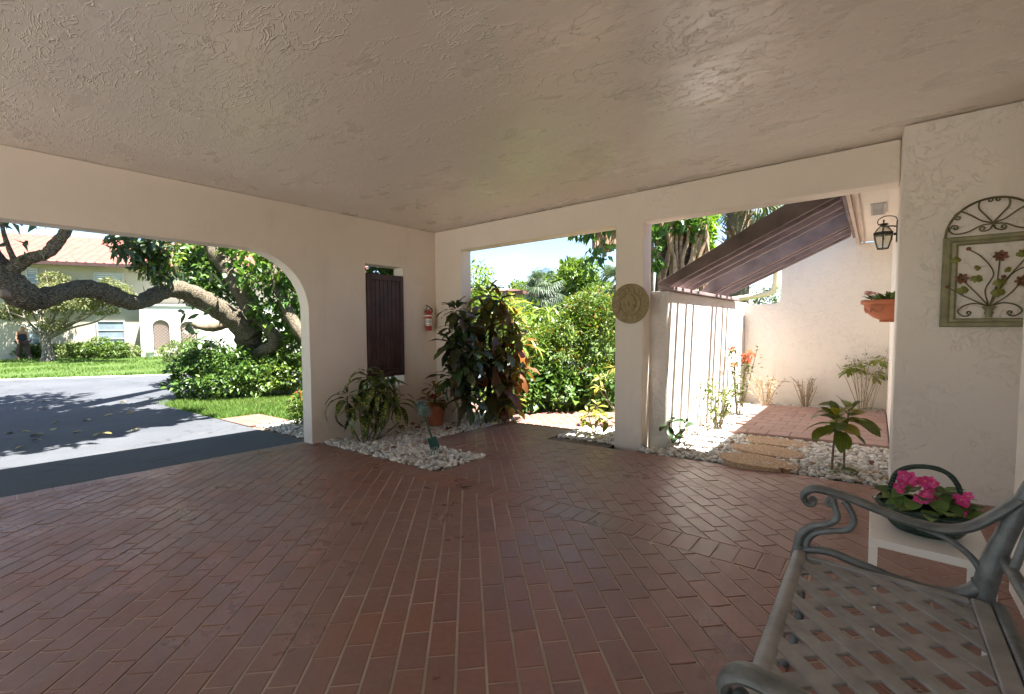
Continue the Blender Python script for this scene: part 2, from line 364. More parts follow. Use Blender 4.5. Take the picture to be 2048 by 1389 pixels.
# ================================================================== THE GROUND
GX = sorted(set([-420, -200, -90, -60, -45, -38, -30, -24, -18] + [round(-14+0.5*i, 2) for i in range(34)] + [3, 6, 12, 30, 100, 400]))
GY = sorted(set([-400, -150, -60, -25, -12, -6] + [round(-4+0.5*i, 2) for i in range(30)] + [12, 16, 24, 36, 60, 120, 400]))
def sheet(name, xs, ys, dz, mat, kind='structure', inside=None):
    V = [(x, y, gz(x, y)+dz) for y in ys for x in xs]; n = len(xs); F = []
    for j in range(len(ys)-1):
        for i in range(n-1):
            F.append((j*n+i, j*n+i+1, (j+1)*n+i+1, (j+1)*n+i))
    return tag(link(name, np_mesh(name, V, F), None, mat), kind=kind)
sheet('ground', GX, GY, -0.05, M['lawn'])
def ground_poly(name, poly, dz, mat, step=0.5):
    """flat-laid sheet following the slope of the ground: polygon cut into a grid"""
    bm = bmesh.new(); vs = [bm.verts.new((x, y, 0)) for x, y in poly]; bm.faces.new(vs)
    xs = [p[0] for p in poly]; ys = [p[1] for p in poly]
    for ax, lo, hi in ((0, min(xs), max(xs)), (1, min(ys), max(ys))):
        k = math.floor(lo/step)+1
        while k*step < hi:
            co = [0,0,0]; co[ax] = k*step; no = [0,0,0]; no[ax] = 1
            bmesh.ops.bisect_plane(bm, geom=bm.verts[:]+bm.edges[:]+bm.faces[:], plane_co=co, plane_no=no); k += 1
    for v in bm.verts: v.co.z = gz(v.co.x, v.co.y) + dz
    bmesh.ops.recalc_face_normals(bm, faces=bm.faces)
    me = bpy.data.meshes.new(name); bm.to_mesh(me); bm.free()
    if me.polygons and me.polygons[0].normal.z < 0: me.flip_normals()
    return tag(link(name, me, None, mat), kind='structure')
RD = Vector((0.56, 0.83, 0)).normalized()                      # the street runs this way
def rl(p, s): return (p[0]+RD.x*s, p[1]+RD.y*s)
far_p, near_p = (-20.6, 0.6), (-12.6, 2.42)
ground_poly('road', [rl(near_p, -40), rl(near_p, 30), rl(far_p, 34), rl(far_p, -40)], -0.012, M['asphalt'], 4.0)
off = Vector((-RD.y, RD.x, 0))
ground_poly('kerb_strip', [rl(far_p, -40), rl(far_p, 34), rl((far_p[0]+off.x*0.35, far_p[1]+off.y*0.35), 34), rl((far_p[0]+off.x*0.35, far_p[1]+off.y*0.35), -40)], -0.004, M['concrete'], 4.0)
ground_poly('driveway', [(-15.5, -6.5), (-5.1, -6.5), (-5.1, 2.42), (-11.0, 2.42), (-12.0, 2.75), (-12.9, 3.6), (-15.5, 3.6)], -0.004, M['asphalt'])

# ------------------------------------------------------------------ brick paving
BW, BL, GAP = 0.100, 0.190, 0.0085
bed = tag(link('brick_paving', bpy.data.meshes.new('brick_paving'), None, M['mortar']), kind='structure')
def mortar_sheet(rects, dz):
    V = []; F = []
    for x0, x1, y0, y1 in rects:
        nx = max(1, int((x1-x0)/0.5)); ny = max(1, int((y1-y0)/0.5)); b = len(V)
        for j in range(ny+1):
            for i in range(nx+1):
                x = x0+(x1-x0)*i/nx; y = y0+(y1-y0)*j/ny; V.append((x, y, gz(x, y)+dz))
        for j in range(ny):
            for i in range(nx):
                a = b+j*(nx+1)+i; F.append((a, a+1, a+nx+2, a+nx+1))
    return V, F
PAVE = [(-5.1, 0.62, -3.4, 2.46), (-2.84, 1.3, 2.46, 4.02), (-3.89, -2.84, 3.1, 4.02), (-3.89, -2.81, 4.02, 6.9), (-2.81, -1.9, 5.0, 6.9), (-6.2, -3.89, 4.95, 6.9)]
V, F = mortar_sheet(PAVE, -0.0028)
bm_me = np_mesh('brick_paving', V, F); bm_me.materials.append(M['mortar']); bed.data = bm_me
def clip_rect(poly, r):
    x0, x1, y0, y1 = r
    for ax, lim, sgn in ((0, x0, 1), (0, x1, -1), (1, y0, 1), (1, y1, -1)):
        out = []
        for i in range(len(poly)):
            a, b = poly[i], poly[(i+1) % len(poly)]
            da, db = sgn*(a[ax]-lim), sgn*(b[ax]-lim)
            if da >= 0: out.append(a)
            if (da >= 0) != (db >= 0):
                t = da/(da-db); out.append((a[0]+(b[0]-a[0])*t, a[1]+(b[1]-a[1])*t))
        poly = out
        if len(poly) < 3: return []
    return poly
def area(p): return abs(sum(p[i][0]*p[(i+1) % len(p)][1]-p[(i+1) % len(p)][0]*p[i][1] for i in range(len(p)))/2)
pieces = []                                    # (polygon, material key, full brick (cx, cy, angle) or None)
c45 = math.sqrt(0.5)
def field(rects, key, ox=0.0):
    lim = max(max(abs(v) for v in r) for r in rects)*1.5+1
    u = (-c45, c45); w = (c45, c45)            # along a row, across the rows
    for j in range(int(-lim/BW), int(lim/BW)):
        off = (0.5*(j % 2) + 0.13*math.sin(j*2.1))*BL
        for i in range(int(-lim/BL), int(lim/BL)):
            a = i*BL+off; c = j*BW+ox
            cx, cy_ = u[0]*a+w[0]*c, u[1]*a+w[1]*c
            if not any(r[0]-0.2 < cx < r[1]+0.2 and r[2]-0.2 < cy_ < r[3]+0.2 for r in rects): continue
            hl, hw = (BL-GAP*0.7)/2, (BW-GAP)/2
            poly = [(cx+u[0]*sx*hl+w[0]*sy*hw, cy_+u[1]*sx*hl+w[1]*sy*hw) for sx, sy in ((1,-1),(1,1),(-1,1),(-1,-1))]
            for r in rects:
                q = clip_rect(poly, r)
                if len(q) < 3 or area(q) < 0.0012: continue
                full = abs(area(q)-area(poly)) < 1e-7
                pieces.append((q, key, (cx, cy_, math.radians(135)) if full else None))
def soldiers(x0, x1, y0, y1, along, key):
    """bricks laid side by side, long side across the strip"""
    L = (x1-x0) if along == 'x' else (y1-y0); n = max(1, round(L/BW)); st = L/n
    for k in range(n):
        g = GAP/2
        if along == 'x': q = (x0+k*st+g, x0+(k+1)*st-g, y0+g*0.6, y1-g*0.6); ang = math.pi/2
        else: q = (x0+g*0.6, x1-g*0.6, y0+k*st+g, y0+(k+1)*st-g); ang = 0
        pieces.append(([(q[0],q[2]),(q[1],q[2]),(q[1],q[3]),(q[0],q[3])], key, None))
field([(-4.9, 0.6, -3.4, 2.26)], 'brick')
soldiers(-5.1, -4.9, -3.4, 2.26, 'y', 'brick')
soldiers(-5.1, 0.6, 2.26, 2.46, 'x', 'brick')
soldiers(-2.84, -2.64, 2.46, 3.1, 'y', 'brick_walk')
soldiers(-3.69, -2.64, 3.1, 3.3, 'x', 'brick_walk')
soldiers(-3.89, -3.69, 3.1, 4.6, 'y', 'brick_walk')
field([(-2.64, 1.3, 2.46, 3.3), (-3.69, 1.3, 3.3, 4.02), (-3.69, -2.81, 4.02, 4.6)], 'brick_walk', 0.03)
field([(-3.89, -2.81, 4.6, 6.9), (-2.81, -1.9, 5.0, 6.9), (-6.2, -3.89, 4.95, 6.9)], 'brick_out', 0.01)
def shown(q):
    """how large a piece shows in the picture"""
    P2 = []
    for x, y in q:
        r = proj((x, y, gz(x, y)))
        if r is None: return 0
        P2.append((min(2048, max(0, r[0])), min(1389, max(0, r[1]))))
    return area(P2)
order = sorted(range(len(pieces)), key=lambda i: -shown(pieces[i][0]))
single = set(order[:300])
def chamfer_piece(q, h=0.03, ch=0.0022):
    cx = sum(p[0] for p in q)/len(q); cy_ = sum(p[1] for p in q)/len(q); n = len(q)
    def inset(p):
        d = math.hypot(p[0]-cx, p[1]-cy_); k = max(0.0, 1-1.6*ch/max(d, 1e-4)); return (cx+(p[0]-cx)*k, cy_+(p[1]-cy_)*k)
    lvl = [[(p[0], p[1], -h) for p in q], [(p[0], p[1], -ch) for p in q], [(*inset(p), 0.0) for p in q]]
    vs = [v for l in lvl for v in l]
    fs = [tuple(range(2*n, 3*n))] + [(a*n+i, a*n+(i+1) % n, (a+1)*n+(i+1) % n, (a+1)*n+i) for a in (0, 1) for i in range(n)]
    return vs, fs
def area_s(p): return sum(p[i][0]*p[(i+1) % len(p)][1]-p[(i+1) % len(p)][0]*p[i][1] for i in range(len(p)))/2
shared = {}
def ground_mat(x, y, ang):
    dx = (gz(x+0.05, y)-gz(x-0.05, y))/0.1; dy = (gz(x, y+0.05)-gz(x, y-0.05))/0.1
    zt = Vector((-dx, -dy, 1)).normalized(); xt = Vector((math.cos(ang), math.sin(ang), 0)); xt = (xt-zt*xt.dot(zt)).normalized(); yt = zt.cross(xt)
    mm = Matrix.Identity(4)
    for i in range(3): mm[i][0] = xt[i]; mm[i][1] = yt[i]; mm[i][2] = zt[i]
    mm.translation = (x, y, gz(x, y)); return mm
rest = {}
for i, (q, key, full) in enumerate(pieces):
    if area_s(q) < 0: q = q[::-1]
    if i in single:
        if full:
            if key not in shared:
                hl, hw = (BL-GAP*0.7)/2, (BW-GAP)/2
                vs, fs = chamfer_piece([(-hl,-hw),(hl,-hw),(hl,hw),(-hl,hw)]); mb = MB().add(vs, fs); shared[key] = mb.mesh('brick'); shared[key].materials.append(M[key])
            me = shared[key]; cx, cy_, ang = full
        else:
            cx = sum(p[0] for p in q)/len(q); cy_ = sum(p[1] for p in q)/len(q); ang = 0
            vs, fs = chamfer_piece([(p[0]-cx, p[1]-cy_) for p in q]); me = MB().add(vs, fs).mesh('brick'); me.materials.append(M[key])
        o = link('brick', me, bed)
        o.matrix_basis = ground_mat(cx, cy_, ang) @ Matrix.Translation((0,0,random.uniform(-0.0012,0.0012))) @ Euler((random.gauss(0,0.004), random.gauss(0,0.003), random.gauss(0,0.006))).to_matrix().to_4x4()
    else:
        vs, fs = chamfer_piece(q); dz = random.uniform(-0.0015, 0.0015)
        rest.setdefault(key, MB()).add([(x, y, gz(x, y)+z+dz) for x, y, z in vs], fs)
allrest = MB(); mats = []; mi = []
for key, mb in rest.items():
    mi += [len(mats)]*len(mb.f); mats.append(M[key]); allrest.add(mb.v, mb.f)
me = bpy.data.meshes.new('bricks'); me.from_pydata(allrest.v, [], allrest.f)
for mt in mats: me.materials.append(mt)
me.polygons.foreach_set('material_index', np.array(mi, np.int32)); me.update()
tag(link('far_bricks', me, bed), kind='stuff')

# brick pad in the courtyard
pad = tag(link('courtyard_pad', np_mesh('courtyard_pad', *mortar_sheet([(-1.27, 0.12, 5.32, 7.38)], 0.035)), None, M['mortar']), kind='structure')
sb = None
ny = 10; nx = 13
for j in range(ny):
    for i in range(-1, nx):
        x0 = -1.27+i*0.2+(0.1 if j % 2 else 0.0); x1 = x0+0.2; y0 = 5.32+j*0.206; y1 = y0+0.206
        x0 = max(x0, -1.27); x1 = min(x1, 0.12)
        if x1-x0 < 0.03: continue
        q = [(x0+.003, y0+.003), (x1-.003, y0+.003), (x1-.003, y1-.003), (x0+.003, y1-.003)]
        cx, cy_ = (x0+x1)/2, (y0+y1)/2; key = round(x1-x0, 3)
        if ('pad', key) not in shared:
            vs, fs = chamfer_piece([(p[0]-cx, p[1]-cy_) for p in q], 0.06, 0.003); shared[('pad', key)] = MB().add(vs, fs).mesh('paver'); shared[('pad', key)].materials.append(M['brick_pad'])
        o = link('paver', shared[('pad', key)], pad)
        o.matrix_basis = ground_mat(cx, cy_, 0) @ Matrix.Translation((0, 0, 0.04+random.uniform(-0.001, 0.001)))

# ================================================================== THE CARPORT
XA, YB, YC, CZ = -4.855, 4.205, 3.95, 2.60
carport = empty('carport', (-2.2, 0.5, 0), 'peach stucco carport with arched side, square openings and textured ceiling', 'carport')
def poly_wall(name, loops, axis, base, thick, mat, parent, bevel=0.012):
    """wall from an outline (and holes) of (s, z) points, s along the wall, pushed to its thickness"""
    from mathutils.geometry import tessellate_polygon
    def P(s, d, z): return (base+d, s, z) if axis == 'y' else (s, base+d, z)
    flat = [p for l in loops for p in l]; n = len(flat)
    tris = tessellate_polygon([[Vector((p[0], p[1], 0)) for p in l] for l in loops])
    bm = bmesh.new()
    f = [bm.verts.new(P(p[0], 0, p[1])) for p in flat]; k = [bm.verts.new(P(p[0], thick, p[1])) for p in flat]
    for t in tris:
        bm.faces.new([f[i] for i in t]); bm.faces.new([k[i] for i in t])
    b = 0
    for l in loops:
        m_ = len(l)
        for i in range(m_):
            i0, i1 = b+i, b+(i+1) % m_
            bm.faces.new([f[i0], f[i1], k[i1], k[i0]])
        b += m_
    bmesh.ops.recalc_face_normals(bm, faces=bm.faces)
    bmesh.ops.dissolve_limit(bm, angle_limit=0.001, verts=bm.verts[:], edges=bm.edges[:])
    me = bpy.data.meshes.new(name); bm.to_mesh(me); bm.free()
    o = link(name, me, parent, mat)
    if bevel:
        bv = o.modifiers.new('bevel', 'BEVEL'); bv.width = bevel; bv.segments = 2; bv.limit_method = 'ANGLE'; bv.angle_limit = math.radians(35)
    return o
FLO = -0.35
AZ, AR0, Y1, Y0 = 2.075, 0.62, 2.385, -2.35                   # arch: flat head with round shoulders
arch = [(Y0+AR0*(1-math.cos(math.pi/2*k/14)), AZ-AR0*(1-math.sin(math.pi/2*k/14))) for k in range(15)]
arch += [(Y1-AR0*(1-math.sin(math.pi/2*k/14)), AZ-AR0*(1-math.cos(math.pi/2*k/14))) for k in range(15)]
ZT = 2.596
WY0, WY1, WZ0, WZ1 = 3.10, 3.655, 0.50, 2.055
poly_wall('arch_wall', [[(Y0-1.05, FLO), (Y0, FLO)] + arch + [(Y1, FLO), (YB+0.198, FLO), (YB+0.198, ZT), (Y0-1.05, ZT)],
                        [(WY0, WZ0), (WY0, WZ1), (WY1, WZ1), (WY1, WZ0)]], 'y', XA, -0.2, M['wallA'], carport)
LZ = 2.30
poly_wall('opening_wall', [[(XA+0.002, FLO), (-4.33, FLO), (-4.33, LZ), (-2.08, LZ), (-2.08, FLO), (-1.78, FLO), (-1.78, LZ), (0.098, LZ), (0.098, ZT), (XA+0.002, ZT)]], 'x', YB, 0.195, M['wallA'], carport)
# wall with the metal picture, side wall behind the bench, rear wall
MB().box((0.10, YC, FLO), (1.45, YC+0.46, ZT)).build('picture_wall', M['wallC'], carport, bevel=0.012)
MB().box((0.455, -3.2, FLO), (0.75, 2.70, ZT)).build('side_wall', M['wallC'], carport, bevel=0.015)
MB().box((0.752, 2.3, FLO), (1.45, 3.948, ZT-0.002)).build('recess_wall', M['wallC'], carport)
poly_wall('rear_beam', [[(XA-0.2, FLO), (-4.75, FLO), (-4.75, 2.38), (0.2, 2.38), (0.2, FLO), (0.453, FLO), (0.453, ZT), (XA-0.2, ZT)]], 'x', -3.41, -0.2, M['wallA'], carport)
ground_poly('bounce_apron', [(-9.0, -24), (9.0, -24), (9.0, -3.42), (-5.0, -3.42), (-5.0, -6.6), (-9.0, -6.6)], -0.001, plain('pale_bounce_concrete', (0.60, 0.57, 0.53), 0.85, var=0.12, scale=3, bmp=0.3, bscale=120), 1.0)  # added unseen behind the camera to bounce sunlight into the carport
# ceiling with its beams' plaster, and the roof slab over it
MB().box((-5.06, -3.62, CZ), (1.46, 4.42, CZ+0.10)).build('ceiling', M['ceil'], carport)
mb = MB(); mb.box((-5.30, -3.9, CZ+0.102), (-1.75, 4.92, CZ+0.36)); mb.box((-1.748, -3.9, CZ+0.102), (1.8, 4.52, CZ+0.36))
mb.build('roof', M['roofing'], carport)

# ------------------------------------------------------------------ courtyard
YE, XF, XG = 7.68, -1.60, 0.13
fw = MB().box((XF-0.2, YB+0.2, FLO), (XF, YE+0.2, 1.63)).build('courtyard_wall', M['wallF'], None, bevel=0.02)
tag(fw, 'sunlit white stucco wall striped by rafter shadows', 'wall')
# back wall: low part, then a round-cornered step up to the soffit
XS = -1.12
step = [(XS-0.09*(1-math.sin(t)), 1.60+0.09*(1-math.cos(t))) for t in [math.pi/2*k/6 for k in range(7)]]
gw = poly_wall('garden_wall', [[(XF+0.002, FLO), (0.6, FLO), (0.6, 2.385), (-0.24, 2.385), (-0.24, 2.78), (XS, 2.78)] + step[::-1] + [(XF+0.002, 1.60)]], 'x', YE, 0.18, M['wallE'], None, 0.012)
tag(gw, 'peach stucco wall closing the far side of the little courtyard', 'wall')
house = empty('house_wing', (0.6, 6.0, 0.1), 'house side wall with stucco soffit and fascia board behind the lantern', 'house')
MB().box((XG, YC+0.462, FLO), (0.6, YE-0.002, 2.39)).build('wall', M['wallE'], house)
sof = MB().box((-0.20, YB+0.21, 2.392), (1.3, YE-0.003, 2.43)).build('soffit', stucco('soffit_stucco', (0.84, 0.75, 0.66), 0.8, 0.5, 2.0, dens=0.4), house)
vent = MB()
vent.box((-0.075, 5.27, 2.380), (0.035, 5.285, 2.3915)); vent.box((-0.075, 5.785, 2.380), (0.035, 5.80, 2.3915)); vent.box((-0.075, 5.287, 2.380), (-0.06, 5.783, 2.3915)); vent.box((0.02, 5.287, 2.380), (0.035, 5.783, 2.3915))
vo = vent.build('vent_frame', M['concrete'], sof)
for k in range(16): MB().box((-0.058, 5.295+k*0.031, 2.384), (0.018, 5.311+k*0.031, 2.3905)).build('slat', M['concrete'], sof)
M['fascia'] = plain('fascia_paint', (0.55, 0.44, 0.37), 0.6, var=0.15, scale=7)
MB().box((-0.232, YB+0.21, 2.36), (-0.202, YE+0.3, 2.53)).build('fascia_board', M['fascia'], house, bevel=0.004)
MB().box((-0.175, YB+0.215, 2.375), (-0.15, YE-0.004, 2.3915)).build('trim', M['fascia'], house)
MB().box((-0.28, YB+0.33, 2.532), (3.5, YE+0.6, 2.62)).build('roof', M['roofing'], house)

perg = empty('slatted_pergola', (XF, 5.6, 1.63), 'sloping dark brown rafters from white wall up to the fascia', 'pergola')
MB().box((XF-0.08, 4.40, 1.632), (XF+0.045, 7.1, 1.668)).build('wall_plate', M['raft'], perg, bevel=0.004)
MB().box((-0.262, 4.41, 2.365), (-0.234, 7.05, 2.52)).build('ledger', M['raft'], perg, bevel=0.004)
def rafter(y, t=0.058, d=0.175, front=False):
    x0, z0, x1, z1 = XF-0.14, 1.672, -0.266, 2.375
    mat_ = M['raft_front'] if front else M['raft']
    mb = MB()
    k = (z1-0.045-z0)/(x1-x0-0.10); xm = x0+0.10+0.75*d; full = y > 5.5
    mb.prism([(x0, y, z0+0.02), (x0+0.10, y, z0), (x1, y, z1-0.045), (x1, y, z1-0.045+d)] + ([(xm, y, z0+k*(xm-x0-0.10)+d)] if full else []) + [(x0, y, z0+0.045)], (0, t, 0))
    return mb.build('rafter', mat_, perg, bevel=0.003)
M['raft_front'] = plain('dark_front_rafter', (0.12, 0.085, 0.075), 0.75, var=0.35, scale=5, bmp=0.3, bscale=50)  # darker brown for the foremost rafter than for the others
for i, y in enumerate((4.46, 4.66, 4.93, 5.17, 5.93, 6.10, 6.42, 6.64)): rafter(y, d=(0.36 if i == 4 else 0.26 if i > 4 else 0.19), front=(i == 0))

# downpipe crossing beyond the garden wall
p = [on_y(1462, 600, 8.4), on_y(1535, 588, 8.4), on_y(1548, 578, 8.4), on_y(1552, 556, 8.4), on_y(1556, 470, 8.4), ]
p[0].z = max(p[0].z, 1.6)
dp = MB().tube(smooth_path(p, 5), 0.045, 10).build('downpipe', plain('cream_pipe', (0.72, 0.60, 0.40), 0.5, var=0.05), None, smooth=True)
tag(dp, 'cream bent downpipe seen above the low garden wall', 'pipe')

# ================================================================== PEBBLE BEDS
ico = bmesh.new(); bmesh.ops.create_icosphere(ico, subdivisions=2, radius=1.0); IV = np.array([v.co[:] for v in ico.verts]); IF = np.array([[v.index for v in f.verts] for f in ico.faces]); ico.free()
ico = bmesh.new(); bmesh.ops.create_icosphere(ico, subdivisions=1, radius=1.0); IV1 = np.array([v.co[:] for v in ico.verts]); IF1 = np.array([[v.index for v in f.verts] for f in ico.faces]); ico.free()
def rot_mats(n):
    q = RNG.normal(size=(n, 4)); q /= np.linalg.norm(q, axis=1)[:, None]; w, x, y, z = q.T
    return np.stack([np.stack([1-2*(y*y+z*z), 2*(x*y-z*w), 2*(x*z+y*w)], -1), np.stack([2*(x*y+z*w), 1-2*(x*x+z*z), 2*(y*z-x*w)], -1), np.stack([2*(x*z-y*w), 2*(y*z+x*w), 1-2*(x*x+y*y)], -1)], 1)
def pebbles(name, polys, n, size, label, fine=True, heap=0.014):
    """polys: list of convex (x0,x1,y0,y1) or callable"""
    pts = []
    areas = [ (r[1]-r[0])*(r[3]-r[2]) for r in polys ]; tot = sum(areas)
    for r, a in zip(polys, areas):
        k = int(n*a/tot); pts.append(np.c_[RNG.uniform(r[0], r[1], k), RNG.uniform(r[2], r[3], k)])
    pts = np.concatenate(pts); n = len(pts)
    s = np.minimum(size*RNG.lognormal(0, 0.40, n), size*1.65)
    s3 = np.stack([s*RNG.uniform(0.8, 1.35, n), s*RNG.uniform(0.7, 1.1, n), s*RNG.uniform(0.45, 0.8, n)], -1)
    z = np.array([gz(x, y) for x, y in pts]) + RNG.uniform(-0.012, heap, n)
    v0, f0 = (IV, IF) if fine else (IV1, IF1)
    lump = 1 + 0.14*np.sin(v0[None, :, 0]*2.3+RNG.uniform(0, 6, (n, 1))) + 0.10*np.sin(v0[None, :, 1]*3.1+RNG.uniform(0, 6, (n, 1)))
    W = np.einsum('nij,nvj->nvi', rot_yaw_tilt(n), v0[None]*lump[..., None]*s3[:, None, :]) + np.c_[pts, z][:, None, :]
    Fc = (f0[None] + (np.arange(n)*len(v0))[:, None, None]).reshape(-1, 3)
    o = link(name, np_mesh(name, W.reshape(-1, 3), Fc), None, M['pebble'], smooth=True)
    return tag(o, label, 'gravel', kind='stuff')
def rot_yaw_tilt(n):
    a = RNG.uniform(0, 2*np.pi, n); t = RNG.normal(0, 0.35, n)
    ca, sa, ct, st = np.cos(a), np.sin(a), np.cos(t), np.sin(t); o = np.zeros(n); i = np.ones(n)
    Rz = np.stack([np.stack([ca, -sa, o], -1), np.stack([sa, ca, o], -1), np.stack([o, o, i], -1)], 1)
    Rx = np.stack([np.stack([i, o, o], -1), np.stack([o, ct, -st], -1), np.stack([o, st, ct], -1)], 1)
    return Rz @ Rx
def soil_bed(rects, dz):
    V, F = mortar_sheet(rects, dz)
    return tag(link('planting_soil', np_mesh('planting_soil', V, F), None, M['soil']), kind='structure')
B1 = [(-4.85, -2.86, 2.475, 3.085), (-4.85, -3.905, 3.085, 4.95)]
B2 = [(-2.795, -2.09, 4.215, 4.95)]
B3 = [(-1.775, 0.09, 4.06, 4.2), (-1.59, 0.12, 4.2, 5.31), (-1.59, -1.29, 5.31, 7.66), (-1.29, 0.12, 7.40, 7.66)]
B4 = [(-6.7, -5.12, 2.50, 3.1)]
soil_bed([(-4.85, -2.845, 2.462, 3.098), (-4.85, -3.892, 3.098, 4.94)], -0.012)
soil_bed([(-2.805, -2.08, 4.03, 4.99)], -0.012)
soil_bed([(-1.78, 0.1, 4.03, 4.2), (-1.60, 0.13, 4.2, 7.67)], -0.012)
soil_bed([(-6.75, -5.11, 2.44, 3.2)], -0.022)
pebbles('pebble_bed', B1, 6200, 0.0150, 'white pebble bed along the arch wall with pointed corner')
pebbles('pebble_bed', B2, 1300, 0.0145, 'small patch of white pebbles left of the plaque column')
pebbles('pebble_bed', B3, 7600, 0.0165, 'white pebbles covering the courtyard floor round the stepping stones', heap=0.018)
pebbles('pebble_bed', B4, 1300, 0.017, 'pale pebbles outside the arch beside the asphalt drive', fine=False)
# stepping stones
def aggregate():
    mt, nt, b, _ = new_mat('exposed_aggregate'); p = pos(nt)
    v = N(nt, 'ShaderNodeTexVoronoi', Scale=150.0); nt.links.new(p, v.inputs['Vector'])
    sp = nt.nodes.new('ShaderNodeSeparateColor'); nt.links.new(v.outputs['Color'], sp.inputs[0])
    c = ramp(nt, sp.outputs[0], [(0.0, (0.28,0.16,0.08)), (0.4, (0.42,0.26,0.14)), (0.75, (0.52,0.36,0.22)), (1.0, (0.62,0.52,0.40))])
    setc(nt, b, c); b.inputs['Roughness'].default_value = 0.85
    bump(nt, b, v.outputs['Distance'], 0.8, 0.006); return mt
M['agg'] = aggregate()
for (cx, cy_, rx, ry, lab) in ((-0.73, 5.04, 0.27, 0.17, 'tan aggregate stepping stone nearest the brick pad'), (-0.735, 4.60, 0.29, 0.19, 'tan aggregate stepping stone in the middle of three'), (-0.75, 4.17, 0.30, 0.19, 'tan aggregate stepping stone nearest the carport floor')):
    mb = MB(); n = 26; ring = []
    g = gz(cx, cy_)
    for lv, (k, z) in enumerate(((1.0, -0.02), (1.0, 0.028), (0.975, 0.038), (0.5, 0.040), (0.02, 0.040))):
        for i in range(n):
            a = 2*math.pi*i/n; w = 1+0.05*math.sin(3*a+cy_*5)+0.03*math.sin(5*a+cx)
            mb.v.append((cx+rx*k*w*math.cos(a), cy_+ry*k*w*math.sin(a), g+z))
    for l in range(4):
        for i in range(n): mb.f.append((l*n+i, l*n+(i+1) % n, (l+1)*n+(i+1) % n, (l+1)*n+i))
    tag(mb.build('stepping_stone', M['agg'], None, smooth=True), lab, 'stepping stone', 'stepping stones in the courtyard')

# ================================================================== THINGS ON THE WALLS
# shutter in the window of the arch wall
sh = empty('slatted_shutter', (XA, 3.38, 0.63), 'dark brown slatted wooden shutter in the arch wall opening', 'shutter')
xs0, xs1 = XA-0.035, XA+0.02
for a, b in ((3.112, 3.162), (3.598, 3.648)): MB().box((xs0, a, 0.64), (xs1, b, 1.94)).build('stile', M['brown'], sh, bevel=0.004)
MB().box((xs0, 3.164, 1.865), (xs1-0.003, 3.596, 1.94)).build('rail', M['brown'], sh, bevel=0.004)
MB().box((xs0, 3.164, 0.64), (xs1-0.003, 3.596, 0.735)).build('rail', M['brown'], sh, bevel=0.004)
for k in range(7):
    yc = 3.198+k*0.0605; w = 0.0245 if k in (3, 4) else 0.0272
    MB().box((xs0+0.012, yc-w, 0.736), (xs1-0.014, yc+w, 1.864)).build('slat', M['brown'], sh, bevel=0.003)
# fire extinguisher
fx = empty('fire_extinguisher', (XA+0.06, 4.035, 1.22), 'red fire extinguisher with white label hanging on the wall', 'fire extinguisher')
M['red'] = plain('red_enamel', (0.42, 0.045, 0.035), 0.35, var=0.08, bmp=0)
M['black'] = plain('black_plastic', (0.02, 0.02, 0.02), 0.5, bmp=0)
M['silver'] = plain('worn_metal', (0.55, 0.53, 0.5), 0.35, metal=0.8, bmp=0)
c = (XA+0.06, 4.035, 1.22)
MB().lathe([(0.002, 0), (0.034, 0.0), (0.04, 0.012), (0.04, 0.235), (0.034, 0.262), (0.018, 0.285), (0.014, 0.30)], c, 20).build('cylinder', M['red'], fx, smooth=True)
MB().lathe([(0.0408, 0.07), (0.0412, 0.07), (0.0412, 0.165), (0.0408, 0.165)], c, 20, -2.3, 0.9).build('label_sheet', M['white'], fx, smooth=True)
for zz in (0.085, 0.112, 0.128, 0.144): MB().lathe([(0.0416, zz), (0.0416, zz+0.007)], c, 14, -1.8, 0.2).build('print_line', M['black'] if zz > 0.1 else M['red'], fx)
MB().lathe([(0.002, 0.295), (0.016, 0.295), (0.016, 0.325), (0.002, 0.328)], c, 12).build('valve', M['silver'], fx, smooth=True)
mb = MB(); mb.tube([(c[0], c[1]-0.045, c[2]+0.352), (c[0], c[1]-0.02, c[2]+0.345), (c[0], c[1]+0.02, c[2]+0.326)], 0.008, 6); mb.build('handle', M['black'], fx)
mb = MB(); mb.tube([(c[0], c[1]-0.04, c[2]+0.325), (c[0], c[1]+0.015, c[2]+0.318)], 0.006, 6); mb.build('trigger', M['black'], fx)
MB().tube(smooth_path([(c[0], c[1]+0.012, c[2]+0.315), (c[0]+0.01, c[1]+0.045, c[2]+0.305), (c[0]+0.01, c[1]+0.052, c[2]+0.27), (c[0]+0.008, c[1]+0.046, c[2]+0.25)], 4), 0.008, 8).build('nozzle', M['black'], fx, smooth=True)
mb = MB(); mb.lathe([(0.0425, 0.2), (0.0425, 0.216)], c, 20); mb.box((XA+0.001, c[1]-0.05, c[2]+0.198), (c[0]-0.02, c[1]-0.03, c[2]+0.218)); mb.build('strap', M['white'], fx)
MB().box((XA+0.0005, c[1]-0.02, c[2]+0.05), (XA+0.022, c[1]+0.02, c[2]+0.30)).build('bracket', M['silver'], fx)

